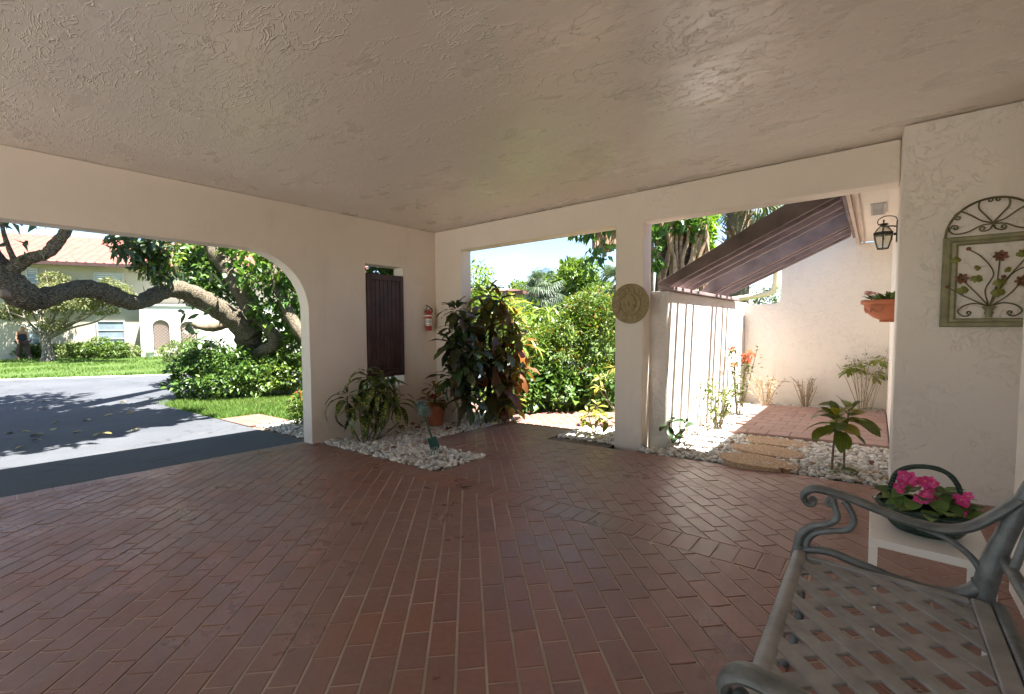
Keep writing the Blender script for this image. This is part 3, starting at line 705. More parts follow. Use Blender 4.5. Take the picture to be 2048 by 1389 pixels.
# round sun-face plaque on the column
pq = empty('sun_plaque', (-1.91, YB, 1.505), 'round olive clay sun face plaque on the column', 'plaque')
M['olive'] = plain('olive_clay', (0.30, 0.235, 0.125), 0.8, var=0.22, scale=25, bmp=0.5, bscale=90)
def disc_y(mb, cx, cz, prof, n=48):
    """prof: (radius, proud of the wall) rings around an axis along -y"""
    b = len(mb.v)
    for r_, d in prof:
        for i in range(n):
            a = 2*math.pi*i/n; mb.v.append((cx+r_*math.cos(a), YB-0.002-d, cz+r_*math.sin(a)))
    for j in range(len(prof)-1):
        for i in range(n): mb.f.append((b+j*n+i, b+j*n+(i+1) % n, b+(j+1)*n+(i+1) % n, b+(j+1)*n+i))
pc = (-1.91, 1.505)
mb = MB(); disc_y(mb, *pc, [(0.19, 0.0), (0.198, 0.006), (0.198, 0.022), (0.188, 0.030), (0.178, 0.022), (0.122, 0.020), (0.116, 0.032), (0.104, 0.032), (0.098, 0.022), (0.001, 0.022)]); mb.build('disc', M['olive'], pq, smooth=True)
for k in range(16):
    a = 2*math.pi*(k+0.3)/16; wv = 0.16
    mb = MB(); pts = []
    for (r_, da) in ((0.122, -0.13), (0.15, -0.05), (0.176, 0.10), (0.156, 0.10), (0.122, 0.13)):
        pts.append((pc[0]+r_*math.cos(a+da), YB-0.022, pc[1]+r_*math.sin(a+da)))
    mb.prism(pts, (0, -0.012, 0)); mb.build('sun_ray', M['olive'], pq, bevel=0.003)
mb = MB()
for j in range(9):
    t = j/8; rr = 0.085*math.sin(math.pi/2*(1-t)); h = 0.022+0.028*math.sin(math.pi/2*t)
    for i in range(24):
        a = 2*math.pi*i/24; mb.v.append((pc[0]+rr*0.86*math.cos(a), YB-h, pc[1]+rr*1.05*math.sin(a)))
for j in range(8):
    for i in range(24): mb.f.append((j*24+i, j*24+(i+1) % 24, (j+1)*24+(i+1) % 24, (j+1)*24+i))
face = mb.build('face', M['olive'], pq, smooth=True)
def blob(mb, c, r, n=10):
    b = len(mb.v)
    mb.add([(c[0]+v[0]*r[0], c[1]+v[1]*r[1], c[2]+v[2]*r[2]) for v in IV], [tuple(f) for f in IF.tolist()])
mb = MB(); blob(mb, (pc[0], YB-0.053, pc[1]-0.006), (0.011, 0.014, 0.028)); mb.build('nose', M['olive'], face, smooth=True)
mb = MB(); blob(mb, (pc[0], YB-0.048, pc[1]-0.046), (0.024, 0.008, 0.006)); mb.build('mouth', M['olive'], face, smooth=True)
for s_ in (-1, 1):
    mb = MB(); blob(mb, (pc[0]+s_*0.030, YB-0.047, pc[1]+0.020), (0.015, 0.006, 0.007)); mb.build('eye', M['olive'], face, smooth=True)
    mb = MB(); mb.tube([(pc[0]+s_*0.012, YB-0.05, pc[1]+0.034), (pc[0]+s_*0.032, YB-0.047, pc[1]+0.043), (pc[0]+s_*0.05, YB-0.04, pc[1]+0.034)], 0.004, 6); mb.build('brow', M['olive'], face, smooth=True)
    mb = MB(); blob(mb, (pc[0]+s_*0.042, YB-0.041, pc[1]-0.022), (0.017, 0.012, 0.017)); mb.build('cheek', M['olive'], face, smooth=True)

# metal picture of flowers in a vase on the right wall
wa = empty('metal_flower_picture', (0.525, YC, 1.27), 'olive metal wall picture of flowers in a vase under a scrolled arch', 'wall decoration')
M['verd'] = plain('verdigris_metal', (0.26, 0.245, 0.145), 0.55, var=0.3, scale=14, bmp=0.2, metal=0.25)
M['iron'] = plain('olive_iron', (0.125, 0.10, 0.04), 0.45, var=0.3, scale=20, bmp=0.15, metal=0.4)
M['rust'] = plain('rust_petal', (0.17, 0.075, 0.042), 0.55, var=0.4, scale=40, bmp=0.3, metal=0.3)
M['leafmetal'] = plain('green_metal_leaf', (0.17, 0.17, 0.03), 0.5, var=0.35, scale=30, bmp=0.3, metal=0.3)
fx0, fx1, fz0, fz1 = 0.31, 0.74, 1.275, 1.835; bw = 0.072; yF = YC-0.002
def frame_bar(pts): 
    mb = MB(); mb.v = []
    return mb
def mitre(name, o, i, ymid):
    """moulded frame side: outer edge o (2 points), inner edge i (2 points) as (x, z)"""
    mb = MB(); P = []
    for t, d in ((0, 0.0), (0, 0.018), (0.12, 0.026), (0.45, 0.022), (0.62, 0.012), (0.85, 0.015), (1.0, 0.008), (1.0, 0.0)):
        for e in (0, 1): P.append((o[e][0]+(i[e][0]-o[e][0])*t, yF-d, o[e][1]+(i[e][1]-o[e][1])*t))
    n = len(P)//2
    fs = [(2*k, 2*k+1, 2*k+3, 2*k+2) for k in range(n-1)]
    mb.add(P, fs); return mb.build(name, M['verd'], wa)
O = [(fx0, fz0), (fx1, fz0), (fx1, fz1), (fx0, fz1)]; I = [(fx0+bw, fz0+bw*0.75), (fx1-bw, fz0+bw*0.75), (fx1-bw, fz1-bw*0.75), (fx0+bw, fz1-bw*0.75)]
for k in range(4): mitre('frame_side', (O[k], O[(k+1) % 4]), (I[k], I[(k+1) % 4]), 0)
cxm = (fx0+fx1)/2; yI = YC-0.016
def xz(pts): return [(x, yI, z) for x, z in pts]
def wire(name, pts, r=0.0042, mat=None, parent=wa): return MB().tube(smooth_path(xz(pts), 5), r, 7).build(name, mat or M['iron'], parent, smooth=True)
def spiral(cx, cz, r0, a0, turns, sgn, n=22):
    return [(cx+r0*(1-0.8*k/n)*math.cos(a0+sgn*turns*2*math.pi*k/n), cz+r0*(1-0.8*k/n)*math.sin(a0+sgn*turns*2*math.pi*k/n)) for k in range(n+1)]
ra = (fx1-fx0)/2-0.01
wire('arch_rod', [(cxm+ra*math.cos(math.pi*k/14), fz1+0.0+ra*1.06*math.sin(math.pi*k/14)) for k in range(15)], 0.0065)
zb = fz1+0.012
for s_ in (-1, 1):
    wire('scroll', [(cxm, zb+0.055), (cxm+s_*0.03, zb+0.10), (cxm+s_*0.062, zb+0.150), (cxm+s_*0.058, zb+0.195), (cxm+s_*0.03, zb+0.205)] + spiral(cxm+s_*0.018, zb+0.192, 0.014, math.pi/2 if s_ > 0 else math.pi/2, 0.9, s_, 10))
    wire('scroll', [(cxm, zb+0.055), (cxm+s_*0.05, zb+0.075), (cxm+s_*0.10, zb+0.118), (cxm+s_*0.142, zb+0.142), (cxm+s_*0.166, zb+0.125)] + spiral(cxm+s_*0.152, zb+0.108, 0.016, 0.4 if s_ > 0 else math.pi-0.4, 1.0, -s_, 12))
    wire('scroll', [(cxm, zb+0.050), (cxm+s_*0.05, zb+0.045), (cxm+s_*0.11, zb+0.012), (cxm+s_*0.165, zb+0.008), (cxm+s_*0.19, zb+0.035), (cxm+s_*0.175, zb+0.06)] + spiral(cxm+s_*0.162, zb+0.045, 0.015, math.pi/2, 1.0, s_, 12))
    wire('scroll', [(cxm, zb+0.048), (cxm+s_*0.012, zb+0.02), (cxm+s_*0.035, zb+0.010)] + spiral(cxm+s_*0.042, zb+0.026, 0.016, -math.pi/2, 1.1, s_, 12))
    wire('scroll', [(cxm+s_*0.015, 1.405), (cxm+s_*0.06, 1.42), (cxm+s_*0.11, 1.405), (cxm+s_*0.135, 1.372), (cxm+s_*0.11, 1.343), (cxm+s_*0.085, 1.345)] + spiral(cxm+s_*0.088, 1.362, 0.014, -math.pi/2, 1.0, -s_, 12))
vz = 1.332
MB().lathe([(0.002, 0), (0.018, 0.0), (0.015, 0.01), (0.022, 0.03), (0.017, 0.042), (0.026, 0.055), (0.034, 0.066), (0.026, 0.068)], (cxm, yI-0.004, vz), 14, math.pi, 2*math.pi, sy=0.7).build('vase', M['verd'], wa, smooth=True)
def petal_flower(x, z, r=0.035):
    st = empty_mesh = MB()
    for k in range(7):
        a = 2*math.pi*k/7+x*9
        u_ = Vector((math.cos(a), 0, math.sin(a))); w_ = Vector((-math.sin(a), 0, math.cos(a))); o_ = Vector((x, yI-0.008, z))
        pts = [o_+u_*0.006, o_+u_*r*0.55+w_*r*0.34+Vector((0,-0.006,0)), o_+u_*r*1.0+w_*r*0.1+Vector((0,-0.004-0.006*(k % 2),0)), o_+u_*r*0.9-w_*r*0.16+Vector((0,-0.006,0)), o_+u_*r*0.5-w_*r*0.32+Vector((0,-0.007,0))]
        st.prism(pts, (0, -0.0025, 0))
    blob(st, (x, yI-0.016, z), (r*0.26, 0.006, r*0.26))
    return st.build('metal_flower', M['rust'], wa)
def ivy(x, z, r, a):
    mb = MB(); o_ = Vector((x, yI-0.006, z)); pts = []
    for t, q in ((0, 0.15), (0.25, 0.55), (0.5, 0.40), (0.62, 0.75), (0.85, 0.42), (1.05, 0.5), (1.2, 0.0), (1.0, -0.35), (0.72, -0.35), (0.6, -0.6), (0.3, -0.5)):
        u_ = Vector((math.cos(a), 0, math.sin(a))); w_ = Vector((-math.sin(a), 0, math.cos(a)))
        pts.append(o_+u_*t*r+w_*q*r*0.8+Vector((0, -0.004*math.sin(3*t), 0)))
    # fan from the middle
    cmid = o_+Vector((math.cos(a), 0, math.sin(a)))*r*0.55+Vector((0, -0.008, 0)); n = len(pts)
    mb.add(pts+[cmid], [(i, (i+1) % n, n) for i in range(n)])
    mb.add([p+Vector((0, 0.003, 0)) for p in pts]+[cmid+Vector((0, 0.003, 0))], [(n, (i+1) % n, i) for i in range(n)])
    return mb.build('metal_leaf', M['leafmetal'], wa)
base = (cxm, 1.398)
flw = [(cxm-0.125, 1.575), (cxm+0.035, 1.70), (cxm+0.128, 1.545)]
for x, z in flw:
    wire('flower_stem', [base, ((x+cxm)/2+0.01, (z+base[1])/2-0.01), (x, z)], 0.0035); petal_flower(x, z)
for pts in ([base, (cxm-0.02, 1.50), (cxm+0.012, 1.60), (cxm-0.04, 1.70), (cxm-0.10, 1.755)], [base, (cxm-0.10, 1.46), (cxm-0.185, 1.525)], [base, (cxm+0.05, 1.53), (cxm+0.09, 1.60), (cxm+0.14, 1.68)], [base, (cxm+0.03, 1.52), (cxm+0.052, 1.57)], [base, (cxm+0.08, 1.58), (cxm+0.15, 1.635)]): wire('flower_stem', pts, 0.0035)
for x, z, r_, a in ((cxm-0.13, 1.70, 0.045, 3.4), (cxm+0.10, 1.69, 0.045, 0.6), (cxm-0.03, 1.565, 0.05, 2.9), (cxm-0.09, 1.51, 0.05, 3.3), (cxm+0.01, 1.53, 0.05, 0.3), (cxm, 1.475, 0.055, 0.1), (cxm-0.05, 1.62, 0.03, 2.0), (cxm+0.06, 1.60, 0.03, 1.0)): ivy(x, z, r_, a)
for x, z in ((cxm-0.10, 1.757), (cxm-0.188, 1.527), (cxm+0.054, 1.575)):
    mb = MB(); blob(mb, (x, yI-0.006, z), (0.012, 0.008, 0.012)); mb.build('metal_bud', M['rust'], wa, smooth=True)

# lantern on the house wall
la = empty('wall_lantern', (XG, 5.2, 2.06), 'black metal and glass coach lantern under the soffit', 'lantern')
M['bronze'] = plain('black_bronze', (0.035, 0.03, 0.022), 0.45, metal=0.5, bmp=0.1)
gl = bpy.data.materials.new('lantern_glass'); gl.use_nodes = True
_b = gl.node_tree.nodes['Principled BSDF']; _b.inputs['Base Color'].default_value = (0.80, 0.78, 0.66, 1); _b.inputs['Roughness'].default_value = 0.12; _b.inputs['Transmission Weight'].default_value = 0.75; _b.inputs['IOR'].default_value = 1.1
lx, ly = 0.022, 5.2
MB().box((XG-0.022, ly-0.045, 2.015), (XG-0.0005, ly+0.045, 2.20)).build('back_plate', M['bronze'], la, bevel=0.006)
MB().tube(smooth_path([(XG-0.02, ly, 2.15), (XG-0.05, ly, 2.158), (lx, ly, 2.16)], 4), 0.006, 8).build('arm', M['bronze'], la, smooth=True)
MB().tube(smooth_path([(XG-0.012, ly, 2.185), (XG-0.03, ly, 2.235), (lx+0.01, ly, 2.25), (lx-0.035, ly, 2.225), (lx-0.04, ly, 2.19), (lx-0.025, ly, 2.175)], 5), 0.004, 8).build('hook', M['bronze'], la, smooth=True)
MB().tube([(XG-0.02, ly, 2.085), (lx+0.07, ly, 2.085)], 0.012, 8).build('arm', M['bronze'], la, smooth=True)
MB().lathe([(0.001, 2.222), (0.006, 2.215), (0.007, 2.205), (0.003, 2.198), (0.004, 2.19), (0.03, 2.185), (0.036, 2.176), (0.022, 2.168), (0.02, 2.158)], (lx, ly, 0), 16).build('cap', M['bronze'], la, smooth=True)
def sixring(r, z): return [(lx+r*math.cos(math.pi/3*k+0.5), ly+r*math.sin(math.pi/3*k+0.5), z) for k in range(6)]
R1, R2, R3, R4, R5 = sixring(0.024, 2.162), sixring(0.068, 2.105), sixring(0.074, 2.085), sixring(0.066, 2.045), sixring(0.042, 1.965)
mb = MB()
for q in (sixring(0.076, 2.108), ): pass
A_, B_ = sixring(0.078, 2.108), sixring(0.078, 2.082)
mb.add(A_+B_+sixring(0.064, 2.108)+sixring(0.064, 2.082), [(k, (k+1) % 6, 6+(k+1) % 6, 6+k) for k in range(6)]+[(12+k, 12+(k+1) % 6, (k+1) % 6, k) for k in range(6)]+[(6+k, 6+(k+1) % 6, 18+(k+1) % 6, 18+k) for k in range(6)])
mb.build('collar', M['bronze'], la)
R3 = sixring(0.070, 2.084)
for k in range(6):
    MB().tube([R1[k], sixring(0.050, 2.135)[k], R2[k]], 0.0045, 6).build('rib', M['bronze'], la)
    MB().tube([R3[k], R4[k], R5[k]], 0.0045, 6).build('rib', M['bronze'], la)
    MB().tube([R5[k], R5[(k+1) % 6]], 0.004, 6).build('bottom_bar', M['bronze'], la)
    k2 = (k+1) % 6
    mb = MB(); mb.add([R1[k], R1[k2], R2[k2], R2[k]], [(0,1,2,3)]); mb.build('roof_pane', gl, la)
    mb = MB(); mb.add([R3[k], R3[k2], R4[k2], R4[k], R5[k2], R5[k]], [(0,1,2,3), (3,2,4,5)]); mb.build('pane', gl, la)
MB().lathe([(0.001, 2.03), (0.012, 2.032), (0.014, 2.06), (0.01, 2.09)], (lx, ly, 0), 12).build('bulb', M['white'], la, smooth=True)

# half-round terracotta planter on the house wall
wp = empty('wall_planter', (XG, 5.2, 1.31), 'half round terracotta wall planter with swag, below the lantern', 'planter')
MB().lathe([(0.002, 0.0), (0.085, 0.0), (0.092, 0.008), (0.088, 0.02), (0.125, 0.042), (0.155, 0.075), (0.174, 0.11), (0.181, 0.145), (0.178, 0.155), (0.196, 0.162), (0.202, 0.178), (0.196, 0.196), (0.18, 0.19), (0.002, 0.18)], (XG-0.001, 5.2, 1.31), 28, math.pi/2, 1.5*math.pi, sx=1.25, sy=1.1).build('bowl', M['terracotta'], wp, smooth=True)
for k in range(5):
    a = math.radians(115+k*26); pts = []
    for j in range(7):
        aa = a+math.radians(26)*j/6; dz = -0.03*math.sin(math.pi*j/6); rr = 0.178-0.012*math.sin(math.pi*j/6)
        pts.append((XG+1.25*rr*math.cos(aa), 5.2+1.1*rr*math.sin(aa), 1.31+0.12+dz))
    MB().tube(pts, 0.009, 6, jit=0.15).build('swag', M['terracotta'], wp, smooth=True)

# ================================================================== BENCH, TABLE, BASKET
M['alu'] = plain('weathered_cast_aluminium', (0.16, 0.172, 0.175), 0.52, var=0.28, scale=26, bmp=0.35, bscale=120, metal=0.35)
M['alu_seat'] = plain('dusty_seat_metal', (0.32, 0.318, 0.312), 0.6, var=0.22, scale=18, bmp=0.3, bscale=120, metal=0.2)
bench = empty('garden_bench', (0.05, 1.15, gz(0.05, 1.15)), 'grey cast metal garden bench with lattice seat and scrolled arms', 'bench')
SX0, SX1, SY0, SY1, SZ = -0.168, 0.238, 0.70, 1.62, 0.585
seat = MB(); seat.box((SX1-0.03, SY0+0.005, SZ-0.014), (SX1+0.006, SY1-0.005, SZ+0.006)); seat = seat.build('seat_frame', M['alu_seat'], bench, bevel=0.004)
MB().box((SX0+0.022, SY1-0.032, SZ-0.014), (SX1-0.032, SY1-0.006, SZ+0.005)).build('seat_rail', M['alu_seat'], seat, bevel=0.004)
MB().box((SX0+0.022, SY0+0.006, SZ-0.014), (SX1-0.032, SY0+0.032, SZ+0.005)).build('seat_rail', M['alu_seat'], seat, bevel=0.004)
MB().tube([(SX0+0.004, SY0, SZ-0.012), (SX0+0.004, (SY0+SY1)/2, SZ-0.012), (SX0+0.004, SY1, SZ-0.012)], 0.021, 14).build('front_rail', M['alu_seat'], seat, smooth=True)
MB().tube([(SX1+0.022, SY0, SZ-0.006), (SX1+0.022, SY1, SZ-0.006)], 0.016, 10).build('back_rail', M['alu'], seat, smooth=True)
rr = (SX0+0.016, SX1-0.031, SY0+0.028, SY1-0.028)
for dirn in (1, -1):
    u = Vector((c45, dirn*c45)); w = Vector((-dirn*c45, c45)); w2 = 0.0192; st = 0.0745
    mid = Vector(((rr[0]+rr[1])/2, (rr[2]+rr[3])/2))
    for k in range(-9, 10):
        cpt = mid + w*(k*st); L = 0.9
        poly = [tuple(cpt+u*L*a+w*w2*b) for a, b in ((-1,-1),(1,-1),(1,1),(-1,1))]
        q = clip_rect(poly, rr)
        if len(q) < 3 or area(q) < 0.0006: continue
        z0 = SZ-0.0085 if dirn > 0 else SZ-0.0058
        mb = MB(); mb.prism([(x, y, z0) for x, y in q], (0, 0, 0.0075)); mb.build('lattice_strap', M['alu_seat'], seat, bevel=0.002)
def end_frame(Y, name):
    t = empty_part = None
    def T(pts, r, flat=1.0, n=10, nm='arm_scroll', sp=5):
        P = smooth_path([(x, Y, z) for x, z in pts], sp); R = lerp_list(r, len(P)) if isinstance(r, (list, tuple)) else r
        return MB().tube(P, R, n, flat, upv=None).build(nm, M['alu'], bench, smooth=True)
    # armrest: wide, rolled over at the front, sweeping up into the back post
    P = smooth_path([(x, Y, z) for x, z in [(-0.146, 0.748), (-0.140, 0.757), (-0.132, 0.750), (-0.138, 0.737), (-0.154, 0.737), (-0.163, 0.757), (-0.152, 0.778), (-0.125, 0.789), (-0.06, 0.782), (0.02, 0.762), (0.09, 0.746), (0.155, 0.745), (0.205, 0.765), (0.25, 0.81), (0.29, 0.86)]], 5)
    R = lerp_list([0.006, 0.006, 0.006, 0.007, 0.008, 0.010, 0.012, 0.012, 0.012, 0.012, 0.012, 0.012, 0.012, 0.012, 0.013], len(P))
    MB().tube(P, R, 12, 1.9, upv=None).build('armrest', M['alu'], bench, smooth=True)
    # two S-shaped strands under the arm's front
    T([(-0.168, SZ-0.02), (-0.172, 0.60), (-0.165, 0.635), (-0.135, 0.668), (-0.095, 0.688), (-0.076, 0.712), (-0.082, 0.742), (-0.088, 0.768)], [0.013, 0.013, 0.012, 0.010, 0.010, 0.010, 0.009, 0.009], nm='arm_strut')
    T([(-0.152, SZ), (-0.148, 0.622), (-0.125, 0.650), (-0.085, 0.668), (-0.050, 0.682), (-0.036, 0.712), (-0.046, 0.745), (-0.062, 0.768)], [0.010, 0.010, 0.009, 0.009, 0.009, 0.010, 0.009, 0.009], nm='arm_strut')
    T([(-0.088, 0.772), (-0.098, 0.764), (-0.103, 0.752), (-0.096, 0.744), (-0.089, 0.750)], 0.006, nm='arm_scroll')
    T([(0.105, 0.735), (0.16, 0.722), (0.205, 0.690), (0.228, 0.655), (0.232, 0.62)], [0.007, 0.008, 0.008, 0.009, 0.012], nm='arm_strut')
    # side rail of the seat, sweeping up into the post
    T([(-0.168, 0.583), (-0.10, 0.600), (-0.03, 0.590), (0.05, 0.575), (0.13, 0.568), (0.19, 0.578), (0.225, 0.61)], [0.012, 0.012, 0.012, 0.012, 0.013, 0.016, 0.018], 1.2, nm='side_rail')
    # legs and back post
    g0 = gz(-0.18, Y)
    T([(-0.170, 0.60), (-0.178, 0.53), (-0.165, 0.44), (-0.168, 0.33), (-0.195, g0+0.03), (-0.205, g0+0.004)], [0.016, 0.017, 0.014, 0.013, 0.013, 0.016], nm='leg')
    g1 = gz(0.34, Y)
    T([(0.232, 0.63), (0.242, 0.55), (0.262, 0.45), (0.285, 0.34), (0.325, g1+0.03), (0.335, g1+0.004)], [0.022, 0.022, 0.016, 0.014, 0.013, 0.016], nm='leg')
    T([(0.235, 0.60), (0.248, 0.68), (0.268, 0.76), (0.30, 0.87), (0.345, 1.0), (0.375, 1.08)], [0.024, 0.024, 0.021, 0.019, 0.017, 0.014], nm='back_post')
end_frame(1.645, 'far'); end_frame(0.70, 'near')
# backrest: rails and lattice between the posts
for z, x, nm in ((0.70, 0.268, 'back_rail'), (1.05, 0.372, 'top_rail')): MB().tube([(x, 0.71, z), (x+0.012, 1.17, z+(0.03 if z > 1 else 0)), (x, 1.635, z)], 0.014, 10).build(nm, M['alu'], bench, smooth=True)
for k in range(8):
    ya = 0.74+k*0.118
    MB().tube([(0.272, ya, 0.71), (0.322, ya+0.06, 0.88), (0.368, ya, 1.05)], 0.009, 8, 0.6).build('back_slat', M['alu'], bench, smooth=True)
# scroll at the foot of the backrest by the far post
MB().tube(smooth_path([(0.30, 1.60, 0.80), (0.318, 1.55, 0.81), (0.322, 1.52, 0.78), (0.315, 1.535, 0.752), (0.31, 1.56, 0.758), (0.312, 1.562, 0.775)], 5), 0.010, 8).build('back_scroll', M['alu'], bench, smooth=True)

tbl = empty('side_table', (0.16, 2.18, gz(0.16, 2.18)), 'small white square side table by the bench', 'table')
TZ = 0.545; tx0, tx1, ty0, ty1 = 0.0, 0.315, 1.985, 2.345
MB().box((tx0, ty0, TZ-0.028), (tx1, ty1, TZ)).build('tabletop', M['white'], tbl, bevel=0.002)
for x in (tx0, tx1-0.026):
    for y in (ty0, ty1-0.026): MB().box((x+0.0005, y+0.0005, gz(x, y)+0.002), (x+0.0255, y+0.0255, TZ-0.0285)).build('leg', M['white'], tbl, bevel=0.001)

bk = empty('flower_basket', (0.155, 2.16, TZ), 'dark green oval basket with tall arched handle on the white table', 'basket')
def wicker(name, col):
    mt, nt, b, _ = new_mat(name); p = pos(nt); w = N(nt, 'ShaderNodeTexWave', Scale=26.0, bands_direction='Z', Distortion=1.2); nt.links.new(p, w.inputs['Vector'])
    setc(nt, b, ramp(nt, w.outputs['Fac'], [(0.2, tuple(c*0.45 for c in col)), (0.8, col)])); b.inputs['Roughness'].default_value = 0.5
    bump(nt, b, w.outputs['Fac'], 0.7, 0.004); return mt
M['wicker'] = wicker('green_wicker', (0.028, 0.062, 0.045))
bc = (0.155, 2.16, TZ)
MB().lathe([(0.002, 0.002), (0.072, 0.002), (0.085, 0.012), (0.108, 0.05), (0.122, 0.088), (0.126, 0.09), (0.122, 0.094), (0.112, 0.085), (0.098, 0.05), (0.002, 0.045)], bc, 30, sx=1.12, sy=0.82).build('bowl', M['wicker'], bk, smooth=True)
MB().tube([(bc[0]+0.139*math.cos(2*math.pi*k/28), bc[1]+0.101*math.sin(2*math.pi*k/28), TZ+0.091+0.004*math.sin(k*2.2)) for k in range(29)], 0.008, 8, jit=0.12).build('rim', M['wicker'], bk, smooth=True)
MB().tube(smooth_path([(bc[0]-0.100, bc[1]-0.005, TZ+0.06), (bc[0]-0.098, bc[1], TZ+0.14), (bc[0]-0.078, bc[1]+0.005, TZ+0.205), (bc[0]-0.02, bc[1]+0.008, TZ+0.235), (bc[0]+0.04, bc[1]+0.008, TZ+0.232), (bc[0]+0.075, bc[1]+0.005, TZ+0.20), (bc[0]+0.092, bc[1], TZ+0.14), (bc[0]+0.096, bc[1]-0.004, TZ+0.06)], 5), 0.0085, 9, jit=0.08).build('handle', M['wicker'], bk, smooth=True)

# ------------------------------------------------------------------ leaves
def leaf_mesh(name, mat, L=0.2, W=0.05, droop=0.5, prof=(0.15, 0.8, 1.0, 0.85, 0.45, 0.0), fold=0.25, wave=0.0):
    """one leaf along +x, bending down, folded along the midrib"""
    n = len(prof); V = []; F = []
    x = z = 0.0; a = 0.0; st = L/(n-1)
    for i in range(n):
        w = W/2*prof[i]; dz = w*fold+wave*math.sin(i*2.3)*W
        V += [(x, -w, z+dz), (x, 0, z), (x, w, z+dz-2*wave*math.sin(i*2.3)*W*0.6)]
        a += droop/(n-1); x += st*math.cos(a); z -= st*math.sin(a)
    for i in range(n-1):
        for k in (0, 1): F.append((3*i+k, 3*i+k+1, 3*i+3+k+1, 3*i+3+k))
    me = bpy.data.meshes.new(name); me.from_pydata(V, [], F); me.materials.append(mat); me.shade_smooth(); return me
def place_leaf(me, parent, p, az, el, roll=0.0, s=1.0, name='leaf'):
    o = link(name, me, parent)
    o.matrix_basis = Matrix.Translation(p) @ Euler((0, 0, az)).to_matrix().to_4x4() @ Euler((0, -el, 0)).to_matrix().to_4x4() @ Euler((roll, 0, 0)).to_matrix().to_4x4() @ Matrix.Scale(s, 4)
    return o
def rosette(parent, p, meshes, n, s=1.0, el0=1.2, el1=-0.5, az0=0.0, spread=0.02, h=0.10, name='leaf', tiltaz=None, tilt=0.0):
    for k in range(n):
        t = k/max(1, n-1); az = az0+k*2.39996+random.uniform(-0.25, 0.25); el = el0+(el1-el0)*t+random.uniform(-0.18, 0.18)
        if tiltaz is not None: el += tilt*math.cos(az-tiltaz)
        q = Vector(p)+Vector((math.cos(az)*spread, math.sin(az)*spread, h*(0.5-t)))
        place_leaf(random.choice(meshes), parent, q, az, el, random.uniform(-0.4, 0.4), s*random.uniform(0.75, 1.15)*(0.7+0.5*min(1, t*2)), name)
def leaf_cloud(name, parent, mat, pts, size, aspect=0.42, outward=None, droop=0.4, jitter=0.35, seed=0):
    """many small two-sided leaves (6 corners each), one joined mesh"""
    rg = np.random.default_rng(seed+5); n = len(pts); pts = np.asarray(pts)
    s = size*rg.lognormal(0, jitter, n)
    d = rg.normal(size=(n, 3)); 
    if outward is not None: d = d*0.8+np.asarray(outward)
    d[:, 2] -= droop*0.5; d /= np.linalg.norm(d, axis=1)[:, None]
    upv = rg.normal(size=(n, 3))*0.55+np.array([0, 0, 1.0]); sd = np.cross(d, upv); sd /= np.linalg.norm(sd, axis=1)[:, None]+1e-9; nn = np.cross(sd, d)
    T = np.array([(0, 0, 0), (0.38, -0.5, 0.10), (0.45, 0, -0.02), (0.38, 0.5, 0.10), (1, 0, -0.16)])
    W = pts[:, None, :] + s[:, None, None]*(T[None, :, 0:1]*d[:, None, :] + aspect*T[None, :, 1:2]*sd[:, None, :] + T[None, :, 2:3]*nn[:, None, :])
    tri = np.array([(0, 1, 2), (0, 2, 3), (1, 4, 2), (2, 4, 3)])
    Fc = (tri[None]+(np.arange(n)*5)[:, None, None]).reshape(-1, 3)
    o = link(name, np_mesh(name, W.reshape(-1, 3), Fc), parent, mat)
    return tag(o, kind='stuff')
def clump_pts(clumps, n, seed=0, shell=0.5, flat=None):
    """points in a set of ellipsoid clumps, denser towards their skins; returns points and outward directions"""
    rg = np.random.default_rng(seed); C = np.array([c[0] for c in clumps], float); R = np.array([c[1] for c in clumps], float)
    w = np.array([r[0]*r[1]*r[2] for r in R])**(2/3); idx = rg.choice(len(C), n, p=w/w.sum())
    d = rg.normal(size=(n, 3)); d /= np.linalg.norm(d, axis=1)[:, None]
    rad = rg.uniform(0, 1, n)**(1/3)*(1-shell)+shell*rg.uniform(0.8, 1.05, n)
    rad *= 1+0.12*np.sin(d[:, 0]*5+idx)+0.12*np.sin(d[:, 2]*6+idx*2)
    return C[idx]+d*rad[:, None]*R[idx], d
def sub_clumps(c, r, k, seed, rs=0.42):
    """break one big mass into k lumps"""
    rg = np.random.default_rng(seed); out = []
    for i in range(k):
        d = rg.normal(size=3); d /= np.linalg.norm(d); q = rg.uniform(0.45, 0.85)
        out.append(((c[0]+d[0]*r[0]*q, c[1]+d[1]*r[1]*q, c[2]+d[2]*r[2]*q), tuple(x*rs*rg.uniform(0.7, 1.3) for x in r)))
    return out

# geraniums in the basket
G = empty('pink_violets', (bc[0], bc[1], TZ+0.06), 'bright pink flowers with round green leaves filling the basket', 'flowers')
lm = leafmat('violet_leaf', [(0.10,0.19,0.05), (0.14,0.24,0.06), (0.08,0.15,0.04), (0.18,0.27,0.08)], 0.55, 0.15)
rl_ = [leaf_mesh('round_leaf', lm, 0.07, 0.066, 0.6, (0.3, 0.85, 1.0, 0.9, 0.6, 0.05), 0.15, 0.06), leaf_mesh('round_leaf', lm, 0.06, 0.058, 0.9, (0.3, 0.9, 1.0, 0.95, 0.65, 0.1), 0.2, 0.09)]
for k in range(46):
    a = k*2.4; r_ = 0.105*math.sqrt((k+0.5)/46)
    place_leaf(random.choice(rl_), G, (bc[0]+r_*1.1*math.cos(a), bc[1]+r_*0.8*math.sin(a), TZ+0.150-0.05*(r_/0.1)**2+random.uniform(-0.012, 0.02)), a+random.uniform(-0.5, 0.5), random.uniform(-0.3, 0.75), random.uniform(-0.3, 0.3), random.uniform(0.7, 1.0))
pm = leafmat('pink_petal', [(0.70,0.06,0.30), (0.78,0.12,0.42), (0.62,0.04,0.24)], 0.5, 0.25)
